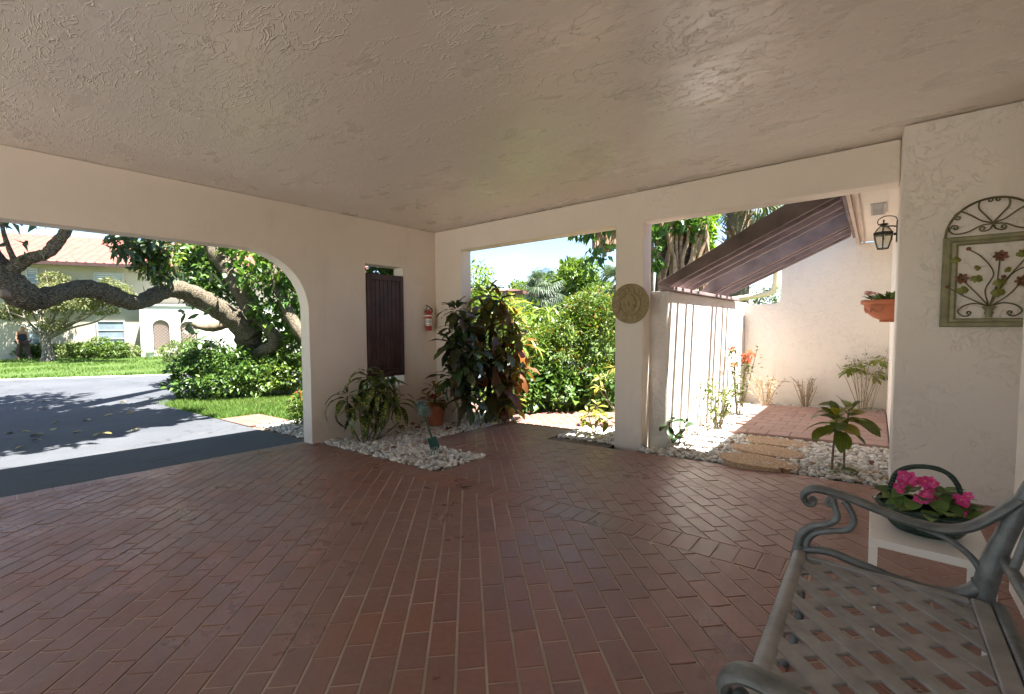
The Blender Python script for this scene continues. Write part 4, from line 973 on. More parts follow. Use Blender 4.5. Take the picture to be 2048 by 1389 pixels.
ym = plain('yellow_eye', (0.7, 0.5, 0.05), 0.6, bmp=0)
pmesh = leaf_mesh('petal', pm, 0.021, 0.019, 0.35, (0.3, 0.8, 1.0, 0.85, 0.2), 0.1)
fmb = MB(); fmb.v = []; 
fl_me = None
def flower(parent, p, nrm, s=1.0):
    o = empty('flower', p); o.parent = parent; o.matrix_parent_inverse = parent_inv(parent)
    q = Vector(nrm).to_track_quat('Z', 'Y'); o.matrix_basis = Matrix.LocRotScale(Vector(p), q, Vector((s, s, s)))
    for k in range(5):
        c_ = bpy.data.objects.new('petal', pmesh); COL.objects.link(c_); c_.parent = o
        c_.matrix_basis = Euler((0, 0, 2*math.pi*k/5)).to_matrix().to_4x4() @ Matrix.Translation((0.002, 0, 0)) @ Euler((0, -0.25, 0)).to_matrix().to_4x4()
    return o
EYE = MB(); blob(EYE, (0, 0, 0.002), (0.003, 0.003, 0.003)); EYE = EYE.mesh('eye'); EYE.materials.append(ym)
def bloom_head(px, py, k, spread):
    for i in range(k):
        p = on_y(px+random.uniform(-spread, spread), py+random.uniform(-spread*0.7, spread*0.7), 2.12+random.uniform(-0.04, 0.05))
        o = flower(G, p, (random.uniform(-0.6, 0.4), -1+random.uniform(-0.2, 0.3), random.uniform(0.3, 1.0)), random.uniform(0.62, 0.9))
        e = bpy.data.objects.new('flower_eye', EYE); COL.objects.link(e); e.parent = o
for px, py, k, sp in ((1845, 975, 9, 24), (1848, 990, 6, 16), (1806, 958, 6, 16), (1800, 975, 2, 8), (1872, 1000, 2, 8), (1925, 1003, 8, 15), (1930, 1022, 2, 8), (1878, 962, 2, 12), (1824, 1003, 2, 8)): bloom_head(px, py, k, sp)

# flowers in the wall planter
G2 = empty('planter_flowers', (XG-0.08, 5.2, 1.49), 'small pink flowers and dark leaves in the wall planter', 'flowers')
l2 = [leaf_mesh('small_leaf', leafmat('planter_leaf', [(0.07,0.13,0.03), (0.12,0.18,0.04), (0.045,0.09,0.02)], 0.5, 0.2), 0.08, 0.03, 0.5)]
for k in range(50):
    a = math.pi/2+math.pi*random.random(); r_ = 0.21*math.sqrt(random.random())
    place_leaf(l2[0], G2, (XG-0.01+r_*math.cos(a), 5.2+r_*math.sin(a), 1.505), a+random.uniform(-1, 1), random.uniform(0.2, 1.3), 0, random.uniform(0.8, 1.4))
pp = leafmat('pale_pink_petal', [(0.72,0.42,0.45), (0.60,0.30,0.36), (0.75,0.55,0.55)], 0.5, 0.3)
ppm = leaf_mesh('petal', pp, 0.04, 0.036, 0.5, (0.3, 0.9, 1.0, 0.85, 0.2), 0.2)
for k in range(6):
    p = Vector((XG-0.20+random.uniform(-0.01, 0.08), 5.2+random.uniform(-0.12, 0.04), 1.56+random.uniform(-0.012, 0.02)))
    o = empty('flower', p); o.parent = G2; o.matrix_parent_inverse = parent_inv(G2)
    for i in range(6):
        place_leaf(ppm, o, p, i*1.05, random.uniform(0.2, 0.9), 0, random.uniform(0.8, 1.1), 'petal')

# ================================================================== CROTONS AND OTHER PLANTS
def stems(parent, paths, r0, r1, mat):
    for p in paths:
        P = smooth_path(p, 4); MB().tube(P, lerp_list([r0, r1], len(P)), 7).build('stem', mat, parent, smooth=True)
def plant(name, x, y, label, cat='plant', group=None): return empty(name, (x, y, gz(x, y)), label, cat, group)
def GP(x, y, dz=0.0): return Vector((x, y, gz(x, y)+dz))
# long spotted leaves under the shutter
c1 = plant('spotted_croton', -4.4, 2.74, 'yellow spotted croton with long drooping leaves under the shutter')
sp = leafmat('spotted_leaf', [(0.022,0.055,0.018), (0.035,0.08,0.02), (0.03,0.065,0.03), (0.05,0.095,0.02)], 0.33, 0.12, spots=((0.42, 0.36, 0.05), 48.0, 0.36))
sp2 = leafmat('yellow_leaf', [(0.35,0.22,0.02), (0.25,0.2,0.03)], 0.4, 0.2, spots=((0.05, 0.09, 0.02), 60.0, 0.25))
lp = (0.2, 0.65, 0.95, 1.0, 0.95, 0.8, 0.5, 0.05)
cm = [leaf_mesh('croton_leaf', sp, 0.30, 0.062, 1.5, lp), leaf_mesh('croton_leaf', sp, 0.34, 0.056, 2.0, lp, wave=0.15), leaf_mesh('croton_leaf', sp, 0.27, 0.064, 1.1, lp, wave=0.1), leaf_mesh('croton_leaf', sp, 0.33, 0.056, 2.4, lp, wave=0.2)]
heads = [(-4.58, 2.66, 0.50, 14), (-4.40, 2.70, 0.36, 13), (-4.50, 2.86, 0.74, 15), (-4.46, 3.05, 0.66, 16), (-4.30, 2.98, 0.50, 14), (-4.62, 2.95, 0.56, 14), (-4.35, 2.86, 0.62, 14), (-4.28, 3.12, 0.42, 12)]
for x, y, h, n in heads:
    rosette(c1, GP(x, y, h), cm, n, 1.0, 1.15, -0.55, random.uniform(0, 6), 0.015, 0.12)
stems(c1, [[GP(-4.42+0.3*(x+4.42), 2.78+0.3*(y-2.78), 0), GP(x+0.03, y, h*0.5), GP(x, y, h+0.03)] for x, y, h, n in heads], 0.011, 0.008, M['stem'])
place_leaf(leaf_mesh('croton_leaf', sp2, 0.2, 0.05, 0.4, lp), c1, GP(-4.35, 2.78, 0.55), -0.9, -1.2)
# dark green croton in front of the corner
dk = leafmat('dark_croton_leaf', [(0.030,0.06,0.018), (0.04,0.078,0.02), (0.06,0.048,0.024), (0.07,0.095,0.025), (0.09,0.045,0.024)], 0.38, 0.18)
rd = leafmat('red_croton_leaf', [(0.10,0.04,0.022), (0.13,0.045,0.022), (0.075,0.06,0.02), (0.20,0.085,0.02), (0.07,0.03,0.024), (0.08,0.095,0.02), (0.06,0.075,0.018)], 0.4, 0.25)
orr = leafmat('orange_croton_leaf', [(0.26,0.085,0.015), (0.32,0.17,0.02), (0.16,0.035,0.02), (0.20,0.16,0.02)], 0.42, 0.3)
yg = leafmat('yellow_green_croton_leaf', [(0.14,0.16,0.02), (0.23,0.22,0.03), (0.09,0.13,0.02), (0.28,0.24,0.04)], 0.42, 0.3)
lob = (0.2, 0.55, 0.8, 0.62, 0.85, 1.0, 0.7, 0.08)
def crot(mat): return [leaf_mesh('croton_leaf', mat, 0.27, 0.092, 0.8, lob, wave=0.12), leaf_mesh('croton_leaf', mat, 0.30, 0.082, 1.2, lob, wave=0.15), leaf_mesh('croton_leaf', mat, 0.23, 0.095, 1.0, lob, wave=0.1)]
dkm, rdm, orm, ygm = crot(dk), crot(rd), crot(orr), crot(yg)
c2 = plant('dark_croton', -4.17, 3.98, 'dark green croton on a bare stem before the corner pillar')
hd = [(912, 622, 5.5), (905, 690, 5.35), (935, 655, 5.6), (915, 735, 5.4), (903, 755, 5.35), (938, 765, 5.55), (935, 795, 5.45), (945, 705, 5.6), (925, 700, 5.4), (912, 660, 5.5), (935, 730, 5.3)]
P2 = [on_depth(px, py, d) for px, py, d in hd]
for p in P2: rosette(c2, p, dkm+dkm[:1], 24, 0.88, 1.2, -0.75, random.uniform(0, 6), 0.02, 0.14)
b0 = GP(-4.17, 3.98)
stems(c2, [[b0+Vector((0, 0, -0.02)), b0+Vector((0.01, 0, 0.22)), b0+Vector((-0.05, -0.02, 0.5)), p] for p in P2[:4]]+[[b0+Vector((0.02, 0, 0.1)), b0+Vector((0.08, 0.06, 0.32)), p] for p in P2[4:]], 0.022, 0.009, M['stem_green'])
c3 = plant('red_croton', -4.1, 4.70, 'tall maroon and orange croton bush filling the opening beside the corner pillar')
hd3 = [(965, 620, 6.0, 0), (1000, 600, 6.2, 0), (985, 655, 6.0, 0), (1030, 640, 6.3, 2), (965, 690, 6.0, 0), (1005, 705, 6.1, 0), (1035, 690, 6.3, 1), (975, 745, 6.0, 0), (1015, 750, 6.2, 0), (1040, 735, 6.3, 1), (985, 790, 6.1, 0), (1010, 800, 6.2, 0), (960, 640, 6.1, 1), (1000, 670, 6.4, 2), (1020, 610, 6.5, 2), (978, 592, 6.2, 2), (990, 720, 5.9, 0), (1000, 770, 6.0, 0), (1025, 665, 6.1, 0), (955, 730, 5.9, 0)]
P3 = [on_depth(a, b, c) for a, b, c, k in hd3]
for p, (a, b, c, k) in zip(P3, hd3): rosette(c3, p, (rdm+dkm[:1], orm+rdm[:1], ygm)[k], 15, 1.12, 1.25, -0.9, random.uniform(0, 6), 0.02, 0.16)
b3 = [GP(-4.14, 4.55), GP(-3.95, 4.75), GP(-4.25, 4.85)]
stems(c3, [[b3[i % 3], b3[i % 3]*0.5+p*0.5+Vector((0.03, 0, -0.1)), p] for i, p in enumerate(P3)], 0.016, 0.008, M['stem'])
rosette(c3, GP(-3.78, 4.62, 0.28), ygm, 12, 0.8, 1.2, -0.4, 1.0, 0.01, 0.08)
# pot with yellow and red leaves
pt_ = MB().lathe([(0.002, 0.0), (0.095, 0.0), (0.10, 0.005), (0.132, 0.235), (0.146, 0.24), (0.148, 0.285), (0.136, 0.285), (0.13, 0.262), (0.002, 0.255)], (0, 0, 0), 28).build('clay_pot', M['terracotta'], None, smooth=True)
pt_.location = GP(-4.50, 3.88, 0.01); tag(pt_, 'terracotta pot standing on pebbles in the wall corner', 'pot')
c4 = empty('potted_croton', GP(-4.50, 3.88, 0.27), 'yellow, orange and red leaved plant in the corner pot', 'plant')
rosette(c4, GP(-4.50, 3.86, 0.35), orm+ygm[:2], 22, 0.62, 1.3, -0.2, 0.4, 0.05, 0.06); rosette(c4, GP(-4.47, 3.86, 0.50), orm, 12, 0.7, 1.3, 0.1, 0.4, 0.02, 0.06)
mr = leaf_mesh('bract', leafmat('red_bract', [(0.30,0.015,0.02), (0.22,0.012,0.02)], 0.4, 0.2), 0.07, 0.05, 0.6)
for k in range(9): place_leaf(mr, c4, GP(-4.45, 3.78, 0.40), k*2.4, random.uniform(0.0, 1.0), 0, random.uniform(0.7, 1.1), 'bract')
stems(c4, [[GP(-4.50, 3.88, 0.26), GP(-4.48, 3.87, 0.4), GP(-4.47, 3.86, 0.52)]], 0.009, 0.007, M['stem'])
# metal garden ornament: spade and fork with an artichoke head
M['teal'] = plain('green_painted_metal', (0.035, 0.10, 0.075), 0.5, var=0.3, scale=20, bmp=0.2, metal=0.3)
M['sage'] = plain('sage_painted_metal', (0.20, 0.27, 0.23), 0.6, var=0.4, scale=40, bmp=0.4, metal=0.2)
og = empty('garden_tool_ornament', GP(-3.36, 2.86), 'green metal spade and fork ornament with a leafy artichoke head', 'ornament')
o0 = GP(-3.36, 2.86); top = on_depth(846, 822, 4.28); low = on_depth(868, 890, 4.32)
ax = (top-low).normalized()
MB().tube(smooth_path([top, top*0.5+low*0.5+Vector((0.004, 0, 0)), low+ax*0.06], 4), 0.008, 8).build('handle', M['teal'], og, smooth=True)
sdv = ax.cross(fwd).normalized(); fr = sdv.cross(ax)
bl = MB(); pts = [low+ax*0.075+sdv*0.045, low+ax*0.075-sdv*0.045, low-ax*0.035-sdv*0.048, low-ax*0.06, low-ax*0.035+sdv*0.048]
bl.prism([p for p in pts], fr*0.006); bl.build('spade_blade', M['teal'], og, bevel=0.002)
for k in (-1, 0, 1):
    a_ = low-ax*0.02+sdv*k*0.022-fr*0.006; e_ = Vector((low.x+k*0.028*sdv.x+0.012*k, low.y+k*0.028*sdv.y, gz(low.x, low.y)-0.01))
    MB().tube(smooth_path([a_, a_*0.5+e_*0.5+sdv*k*0.008, e_], 4), lerp_list([0.006, 0.004], 9), 6).build('fork_tine', M['sage'], og, smooth=True)
sc_ = leaf_mesh('scale_leaf', M['sage'], 0.055, 0.038, 0.9, (0.6, 1.0, 0.9, 0.5, 0.05), 0.4)
for ring in range(6):
    t = ring/5; rr_ = 0.045*math.sin(math.pi*(0.25+0.62*t))
    for k in range(8):
        a_ = 2*math.pi*(k+0.5*ring)/8; p = top+ax*(-0.05+0.12*t)+Vector((math.cos(a_)*rr_, math.sin(a_)*rr_, 0))
        place_leaf(sc_, og, p, a_, 1.2-0.7*(1-t), 0, 0.95, 'scale_leaf')
mb = MB(); blob(mb, top+ax*0.01, (0.04, 0.04, 0.062)); mb.build('artichoke_core', M['sage'], og, smooth=True)
# big-leaved croton at the courtyard edge
bgm = leafmat('broad_leaf', [(0.07,0.12,0.018), (0.10,0.155,0.02), (0.05,0.09,0.02), (0.16,0.18,0.03)], 0.36, 0.22, vein=((0.26, 0.25, 0.04), 330.0, 0.0022))
bgy = leafmat('yellow_broad_leaf', [(0.24,0.20,0.025), (0.30,0.24,0.03)], 0.4, 0.3, vein=((0.10, 0.13, 0.02), 330.0, 0.002))
bp = (0.12, 0.55, 0.88, 1.0, 0.95, 0.7, 0.12)
bm_ = [leaf_mesh('broad_leaf', bgm, 0.20, 0.10, 0.75, bp, 0.18), leaf_mesh('broad_leaf', bgm, 0.225, 0.105, 1.1, bp, 0.18, 0.05), leaf_mesh('broad_leaf', bgm, 0.17, 0.092, 0.5, bp, 0.2)]
by_ = [leaf_mesh('broad_leaf', bgy, 0.16, 0.09, 0.7, bp, 0.18)]
c5 = plant('broad_leaf_croton', -0.2, 4.32, 'broad veined croton with green and yellow leaves before the courtyard')
rosette(c5, GP(-0.22, 4.24, 0.40), bm_+by_, 19, 0.9, 1.3, -0.45, 2.0, 0.02, 0.13)
rosette(c5, GP(-0.15, 4.40, 0.44), bm_+bm_+by_, 15, 0.9, 1.35, -0.2, 0.6, 0.02, 0.11)
rosette(c5, GP(-0.20, 4.22, 0.04), bm_, 5, 0.6, 0.5, 0.05, 1.0, 0.01, 0.03)
stems(c5, [[GP(-0.24, 4.24), GP(-0.235, 4.245, 0.2), GP(-0.22, 4.24, 0.43)], [GP(-0.17, 4.40), GP(-0.17, 4.39, 0.2), GP(-0.15, 4.40, 0.49)]], 0.009, 0.006, M['stem'])
# small dark croton by the column
c6 = plant('small_croton', -1.56, 4.48, 'small glossy dark green croton at the foot of the column')
d6 = leafmat('glossy_dark_leaf', [(0.02,0.045,0.014), (0.03,0.065,0.02), (0.045,0.08,0.02)], 0.3, 0.15)
m6 = [leaf_mesh('glossy_leaf', d6, 0.14, 0.062, 0.7, bp, 0.2), leaf_mesh('glossy_leaf', d6, 0.11, 0.055, 0.9, bp, 0.2)]
rosette(c6, GP(-1.60, 4.46, 0.23), m6, 11, 1.0, 1.2, -0.3, 0.2, 0.01, 0.08); rosette(c6, GP(-1.45, 4.52, 0.20), m6, 10, 1.0, 1.2, -0.3, 1.7, 0.01, 0.08); rosette(c6, GP(-1.52, 4.42, 0.10), m6, 6, 0.8, 0.9, -0.1, 3.7, 0.01, 0.04)
stems(c6, [[GP(-1.57, 4.48), GP(-1.60, 4.46, 0.25)], [GP(-1.52, 4.48), GP(-1.45, 4.52, 0.22)]], 0.006, 0.005, M['stem'])
# bushy small plants
def twiggy(name, x, y, h, spread, n, lmat, label, lsize=0.05, nl=30, smat=None, flowers=None, cat='shrub', asp=0.42, bare=0.25, tw=0.004, seed=1):
    rg = random.Random(seed); o = plant(name, x, y, label, cat); pts = []; outs = []; tips = []
    for k in range(n):
        a = 2*math.pi*k/n+rg.uniform(-0.3, 0.3); s_ = spread*rg.uniform(0.35, 1.0); hh = h*rg.uniform(0.65, 1.0)
        p0 = GP(x+0.02*math.cos(a), y+0.02*math.sin(a), -0.01); p2 = GP(x+s_*math.cos(a), y+s_*math.sin(a), hh); p1 = p0*0.45+p2*0.55+Vector((rg.uniform(-.03, .03), rg.uniform(-.03, .03), hh*0.12))
        P = smooth_path([p0, p1, p2], 5)
        MB().tube(P, lerp_list([tw*1.5, tw*0.6], len(P)), 5).build('stem', smat or M['stem'], o, smooth=True)
        tips.append(p2)
        for j in range(nl):
            t = bare+(1-bare)*rg.random(); q = P[int(t*(len(P)-1))]
            pts.append(tuple(q+Vector((rg.gauss(0, lsize*0.5), rg.gauss(0, lsize*0.5), rg.gauss(0, lsize*0.4))))); outs.append((math.cos(a)*0.6, math.sin(a)*0.6, 0.5))
    if lmat: leaf_cloud('foliage', o, lmat, pts, lsize, asp, outs, 0.3, 0.25, seed)
    if flowers:
        fm, cnt, fs = flowers
        for i in range(cnt):
            t = tips[rg.randrange(len(tips))] if cnt < n else tips[i % len(tips)]
            fp = [tuple(t+Vector((rg.gauss(0, fs*0.5), rg.gauss(0, fs*0.5), rg.gauss(0.01, fs*0.25)))) for _ in range(34)]
            f = leaf_cloud('flower_cluster', o, fm, fp, fs*0.55, 0.7, None, 0, 0.2, i+seed)
    return o
lg = leafmat('bright_small_leaf', [(0.10,0.15,0.03), (0.16,0.20,0.04), (0.07,0.12,0.025)], 0.45, 0.3)
ix = leafmat('ixora_leaf', [(0.13,0.15,0.04), (0.19,0.19,0.05), (0.08,0.12,0.03)], 0.45, 0.3)
of = leafmat('orange_floret', [(0.62,0.13,0.06), (0.70,0.22,0.10), (0.55,0.08,0.05)], 0.5, 0.3)
tan = leafmat('dry_leaf', [(0.34,0.23,0.13), (0.42,0.31,0.19), (0.26,0.16,0.09)], 0.8, 0.2)
twiggy('leafy_shrub', -1.40, 5.50, 0.62, 0.22, 9, lg, 'upright small leaved shrub by the white wall', 0.055, 26, seed=3)
twiggy('ixora_shrub', -1.42, 6.55, 0.95, 0.25, 10, ix, 'orange flowered shrub against the white courtyard wall', 0.06, 26, flowers=(of, 8, 0.06), seed=5)
twiggy('dry_shrub', -1.22, 7.30, 0.52, 0.28, 16, tan, 'withered tan shrub in the far courtyard corner', 0.045, 12, M['stem_pale'], seed=6)
twiggy('dry_shrub', -0.75, 7.50, 0.48, 0.22, 22, tan, 'bare twiggy dry bush midway along the courtyard wall', 0.03, 4, M['stem_pale'], seed=9)
sch = leafmat('schefflera_leaf', [(0.20,0.25,0.04), (0.27,0.30,0.06), (0.14,0.19,0.03)], 0.4, 0.3)
c7 = twiggy('umbrella_plant', -0.12, 7.45, 0.75, 0.30, 9, None, 'light green umbrella plant below the planter by courtyard wall', 0.07, 10, M['stem_pale'], seed=12, cat='plant')
sm_ = [leaf_mesh('leaflet', sch, 0.10, 0.036, 0.7, bp, 0.15)]
for k in range(9):
    a = 2*math.pi*k/9+0.3; s_ = 0.30*random.uniform(0.3, 1.0); rosette(c7, GP(-0.12+s_*math.cos(a), 7.42+s_*math.sin(a)*0.7, random.uniform(0.42, 0.72)), sm_, 14, 1.0, 0.8, -0.4, k, 0.005, 0.04)
tn = leafmat('thin_dark_leaf', [(0.07,0.10,0.03), (0.10,0.13,0.05)], 0.5, 0.2)
twiggy('wispy_plant', -0.05, 7.56, 0.98, 0.40, 12, tn, 'thin wispy branches with tiny leaves above the umbrella plant', 0.026, 16, M['stem_pale'], tw=0.0016, bare=0.55, seed=17, cat='plant')
# yellowish plants beside the plaque column
yl = leafmat('lime_leaf', [(0.20,0.20,0.025), (0.28,0.26,0.04), (0.14,0.17,0.02)], 0.45, 0.3)
ylm = [leaf_mesh('lime_leaf', yl, 0.11, 0.045, 0.8, bp, 0.2)]
c8 = plant('lime_croton', -2.42, 4.40, 'low lime green croton in the pebbles left of the column')
for x, y, h in ((-2.50, 4.40, 0.26), (-2.36, 4.42, 0.24), (-2.44, 4.50, 0.33), (-2.28, 4.46, 0.20), (-2.60, 4.46, 0.17)): rosette(c8, GP(x, y, h), ylm, 9, 1.0, 1.1, -0.4, x*9, 0.01, 0.06)
stems(c8, [[GP(-2.43, 4.42), GP(x, y, h)] for x, y, h in ((-2.50, 4.40, 0.26), (-2.36, 4.42, 0.24), (-2.44, 4.50, 0.33), (-2.28, 4.46, 0.20))], 0.006, 0.004, M['stem_pale'])
pl_ = leafmat('pale_yellow_leaf', [(0.42,0.38,0.13), (0.50,0.46,0.2), (0.34,0.33,0.08)], 0.5, 0.35)
plm = [leaf_mesh('pale_leaf', pl_, 0.10, 0.036, 0.8, bp, 0.2)]
c9 = plant('pale_branching_plant', -2.45, 5.05, 'pale yellow rosettes on bare white branches behind the column')
hs = [(-2.68, 5.0, 0.62), (-2.52, 5.05, 0.74), (-2.40, 5.1, 0.86), (-2.75, 5.1, 0.48), (-2.35, 5.0, 0.62), (-2.30, 5.15, 1.0)]
for x, y, h in hs: rosette(c9, GP(x, y, h), plm, 9, 1.0, 1.0, -0.3, h*9, 0.01, 0.04)
stems(c9, [[GP(-2.33, 5.08), GP((x-2.33)/2, y, h*0.45), GP(x, y, h)] for x, y, h in hs], 0.008, 0.005, M['stem_pale'])

# ================================================================== GARDEN SEEN THROUGH THE MIDDLE OPENING
gr1 = leafmat('garden_green', [(0.085,0.15,0.025), (0.13,0.20,0.035), (0.18,0.25,0.04), (0.06,0.11,0.022)], 0.42, 0.32)
gr2 = leafmat('lime_green', [(0.16,0.24,0.03), (0.22,0.29,0.05), (0.11,0.18,0.025)], 0.42, 0.35)
gr3 = leafmat('deep_green', [(0.045,0.10,0.022), (0.07,0.135,0.025), (0.10,0.17,0.035)], 0.38, 0.25)
gr4 = leafmat('olive_green', [(0.10,0.12,0.04), (0.15,0.16,0.055), (0.07,0.10,0.03)], 0.55, 0.25)
gr5 = leafmat('blue_green', [(0.07,0.11,0.06), (0.11,0.15,0.09), (0.05,0.08,0.045)], 0.5, 0.2)
fire = leafmat('firebush_tip', [(0.40,0.13,0.03), (0.34,0.20,0.03), (0.45,0.10,0.04)], 0.5, 0.3)
def shrub(name, label, clumps, n, size, mat, aspect=0.42, seed=0, base=None, shell=0.5, stem_r=0.02, cat='shrub', tips=None, group=None, nst=6):
    cs = [Vector(c[0]) for c in clumps]; cen = sum(cs, Vector())/len(cs)
    b = base or Vector((cen.x, cen.y, gz(cen.x, cen.y)))
    o = empty(name, b, label, cat, group)
    pts, d = clump_pts(clumps, n, seed, shell); keep = pts[:, 2] > np.array([gz(x, y) for x, y in pts[:, :2]])+0.005
    leaf_cloud('foliage', o, mat, pts[keep], size, aspect, d[keep]*0.7, 0.4, 0.3, seed)
    for c in cs[:nst]:
        MB().tube(smooth_path([b+Vector((random.uniform(-.05, .05), random.uniform(-.05, .05), -0.02)), b*0.5+c*0.5+Vector((0, 0, 0.05)), c], 4), lerp_list([stem_r, stem_r*0.4], 9), 6).build('stem', M['stem'], o, smooth=True)
    if tips:
        tp, td = clump_pts(clumps, tips[1], seed+3, 0.9); k = td[:, 2] > 0.0
        leaf_cloud('flower_tip', o, tips[0], tp[k], tips[2], 0.35, td[k], 0.0, 0.3, seed+8)
    return o
def C_(px, py, d, r): return (tuple(on_depth(px, py, d)), r)
shrub('firebush', 'tall green firebush with orange tips beyond the middle opening',
      [C_(1180, 612, 7.4, (0.36,0.36,0.34)), C_(1145, 668, 7.4, (0.42,0.42,0.40)), C_(1205, 690, 7.2, (0.5,0.4,0.45)), C_(1115, 725, 7.3, (0.45,0.4,0.4)), C_(1190, 750, 7.1, (0.45,0.4,0.35)), C_(1160, 625, 7.6, (0.28,0.28,0.26)), C_(1225, 640, 7.3, (0.35,0.4,0.45)), C_(1085, 690, 7.5, (0.35,0.35,0.35))], 13000, 0.06, gr1, 0.42, 21, tips=(fire, 1400, 0.045))
shrub('broad_green_shrub', 'low dark broad leaved ground shrub at the far edge of the brick walk',
      [C_(1060, 785, 7.0, (0.35,0.35,0.3)), C_(1130, 785, 7.0, (0.42,0.35,0.32)), C_(1200, 785, 6.9, (0.4,0.3,0.35)), C_(1090, 750, 7.3, (0.35,0.35,0.3)), C_(1040, 770, 7.4, (0.3,0.3,0.3))], 3600, 0.10, gr3, 0.55, 22)
shrub('yellow_green_shrub', 'bright lime shrub behind the maroon croton',
      [C_(1060, 690, 8.0, (0.4,0.4,0.4)), C_(1075, 660, 8.2, (0.42,0.4,0.32)), C_(1110, 655, 8.3, (0.4,0.4,0.30)), C_(1030, 650, 8.6, (0.4,0.4,0.35)), C_(985, 660, 8.8, (0.6,0.4,0.45)), C_(990, 625, 9.0, (0.5,0.4,0.3)), C_(1035, 618, 9.2, (0.4,0.4,0.22)), C_(1030, 730, 8.0, (0.45,0.4,0.4)), C_(1010, 790, 7.6, (0.5,0.4,0.35))], 4200, 0.085, gr2, 0.4, 23)
# arching strap-leaved plants
strap = leafmat('strap_leaf', [(0.11,0.19,0.03), (0.17,0.25,0.045), (0.24,0.30,0.07)], 0.4, 0.35)
sp_ = (0.5, 0.9, 1.0, 1.0, 0.9, 0.75, 0.5, 0.03)
stm = [leaf_mesh('strap_leaf', strap, 0.62, 0.04, 1.7, sp_), leaf_mesh('strap_leaf', strap, 0.52, 0.035, 2.2, sp_)]
for px, py, d, lab in ((1048, 690, 7.2, 'arching strap leaved plant right behind the maroon croton'), (1098, 630, 8.0, 'arching strap leaved plant high among the firebush leaves')):
    p = on_depth(px, py, d); o = plant('strap_leaf_plant', p.x, p.y, lab)
    rosette(o, p, stm, 34, 1.0, 1.35, -0.2, 0.5, 0.02, 0.12); stems(o, [[Vector((p.x, p.y, gz(p.x, p.y))), p]], 0.03, 0.02, M['stem'])
shrub('oleander', 'pale feathery shrub above the corner pillar line', [C_(950, 560, 12, (0.5,0.5,0.5)), C_(935, 600, 12, (0.7,0.6,0.6)), C_(965, 610, 12, (0.6,0.5,0.6)), C_(955, 680, 12, (0.8,0.7,0.7))], 3000, 0.14, gr2, 0.3, 24)
# far trees and palm
bark = barkmat('grey_bark', (0.05, 0.045, 0.035), (0.27, 0.235, 0.18), 0.5, (1, 1, 0.4))
def far_tree(name, label, clumps, n, size, mat, base, seed, r=0.2):
    o = empty(name, base, label, 'tree', 'trees beyond the garden'); cen = sum((Vector(c[0]) for c in clumps), Vector())/len(clumps)
    MB().tube(smooth_path([base, base*0.5+cen*0.5, cen], 4), lerp_list([r, r*0.5], 9), 9).build('trunk', bark, o, smooth=True)
    for c in clumps[:6]: MB().tube([base*0.4+cen*0.6, Vector(c[0])], [r*0.45, r*0.15], 6).build('limb', bark, o, smooth=True)
    big = []
    for i, c in enumerate(clumps): big += sub_clumps(c[0], c[1], 9, seed*10+i, 0.36)
    pts, d = clump_pts(big, n, seed, 0.55); leaf_cloud('crown', o, mat, pts, size, 0.5, d*0.6, 0.3, 0.3, seed)
    return o
def gbase(px, py, d, z=-0.2):
    p = on_depth(px, py, d); return Vector((p.x, p.y, gz(p.x, p.y)))
far_tree('round_tree', 'rounded green tree rising behind the cabbage palm', [C_(1135, 575, 34, (3.0,3.0,2.0)), C_(1100, 590, 34, (2.6,2.6,1.8)), C_(1185, 600, 33, (2.6,2.6,1.6)), C_(1060, 595, 35, (2.2,2.2,1.5))], 11000, 0.34, gr1, gbase(1135, 640, 34), 31, 0.35)
far_tree('olive_tree', 'olive green tree right of the cabbage palm', [C_(1210, 600, 26, (1.4,1.4,1.0)), C_(1180, 625, 26, (1.6,1.5,1.2)), C_(1225, 640, 26, (1.5,1.4,1.1))], 6000, 0.26, gr4, gbase(1205, 650, 26), 32, 0.25)
far_tree('hazy_tree', 'dull blue green tree low between red roof and palm', [C_(1040, 625, 30, (2.2,2.0,1.2)), C_(1010, 640, 30, (2.2,2.0,1.2))], 5000, 0.28, gr5, gbase(1030, 650, 30), 33, 0.2)
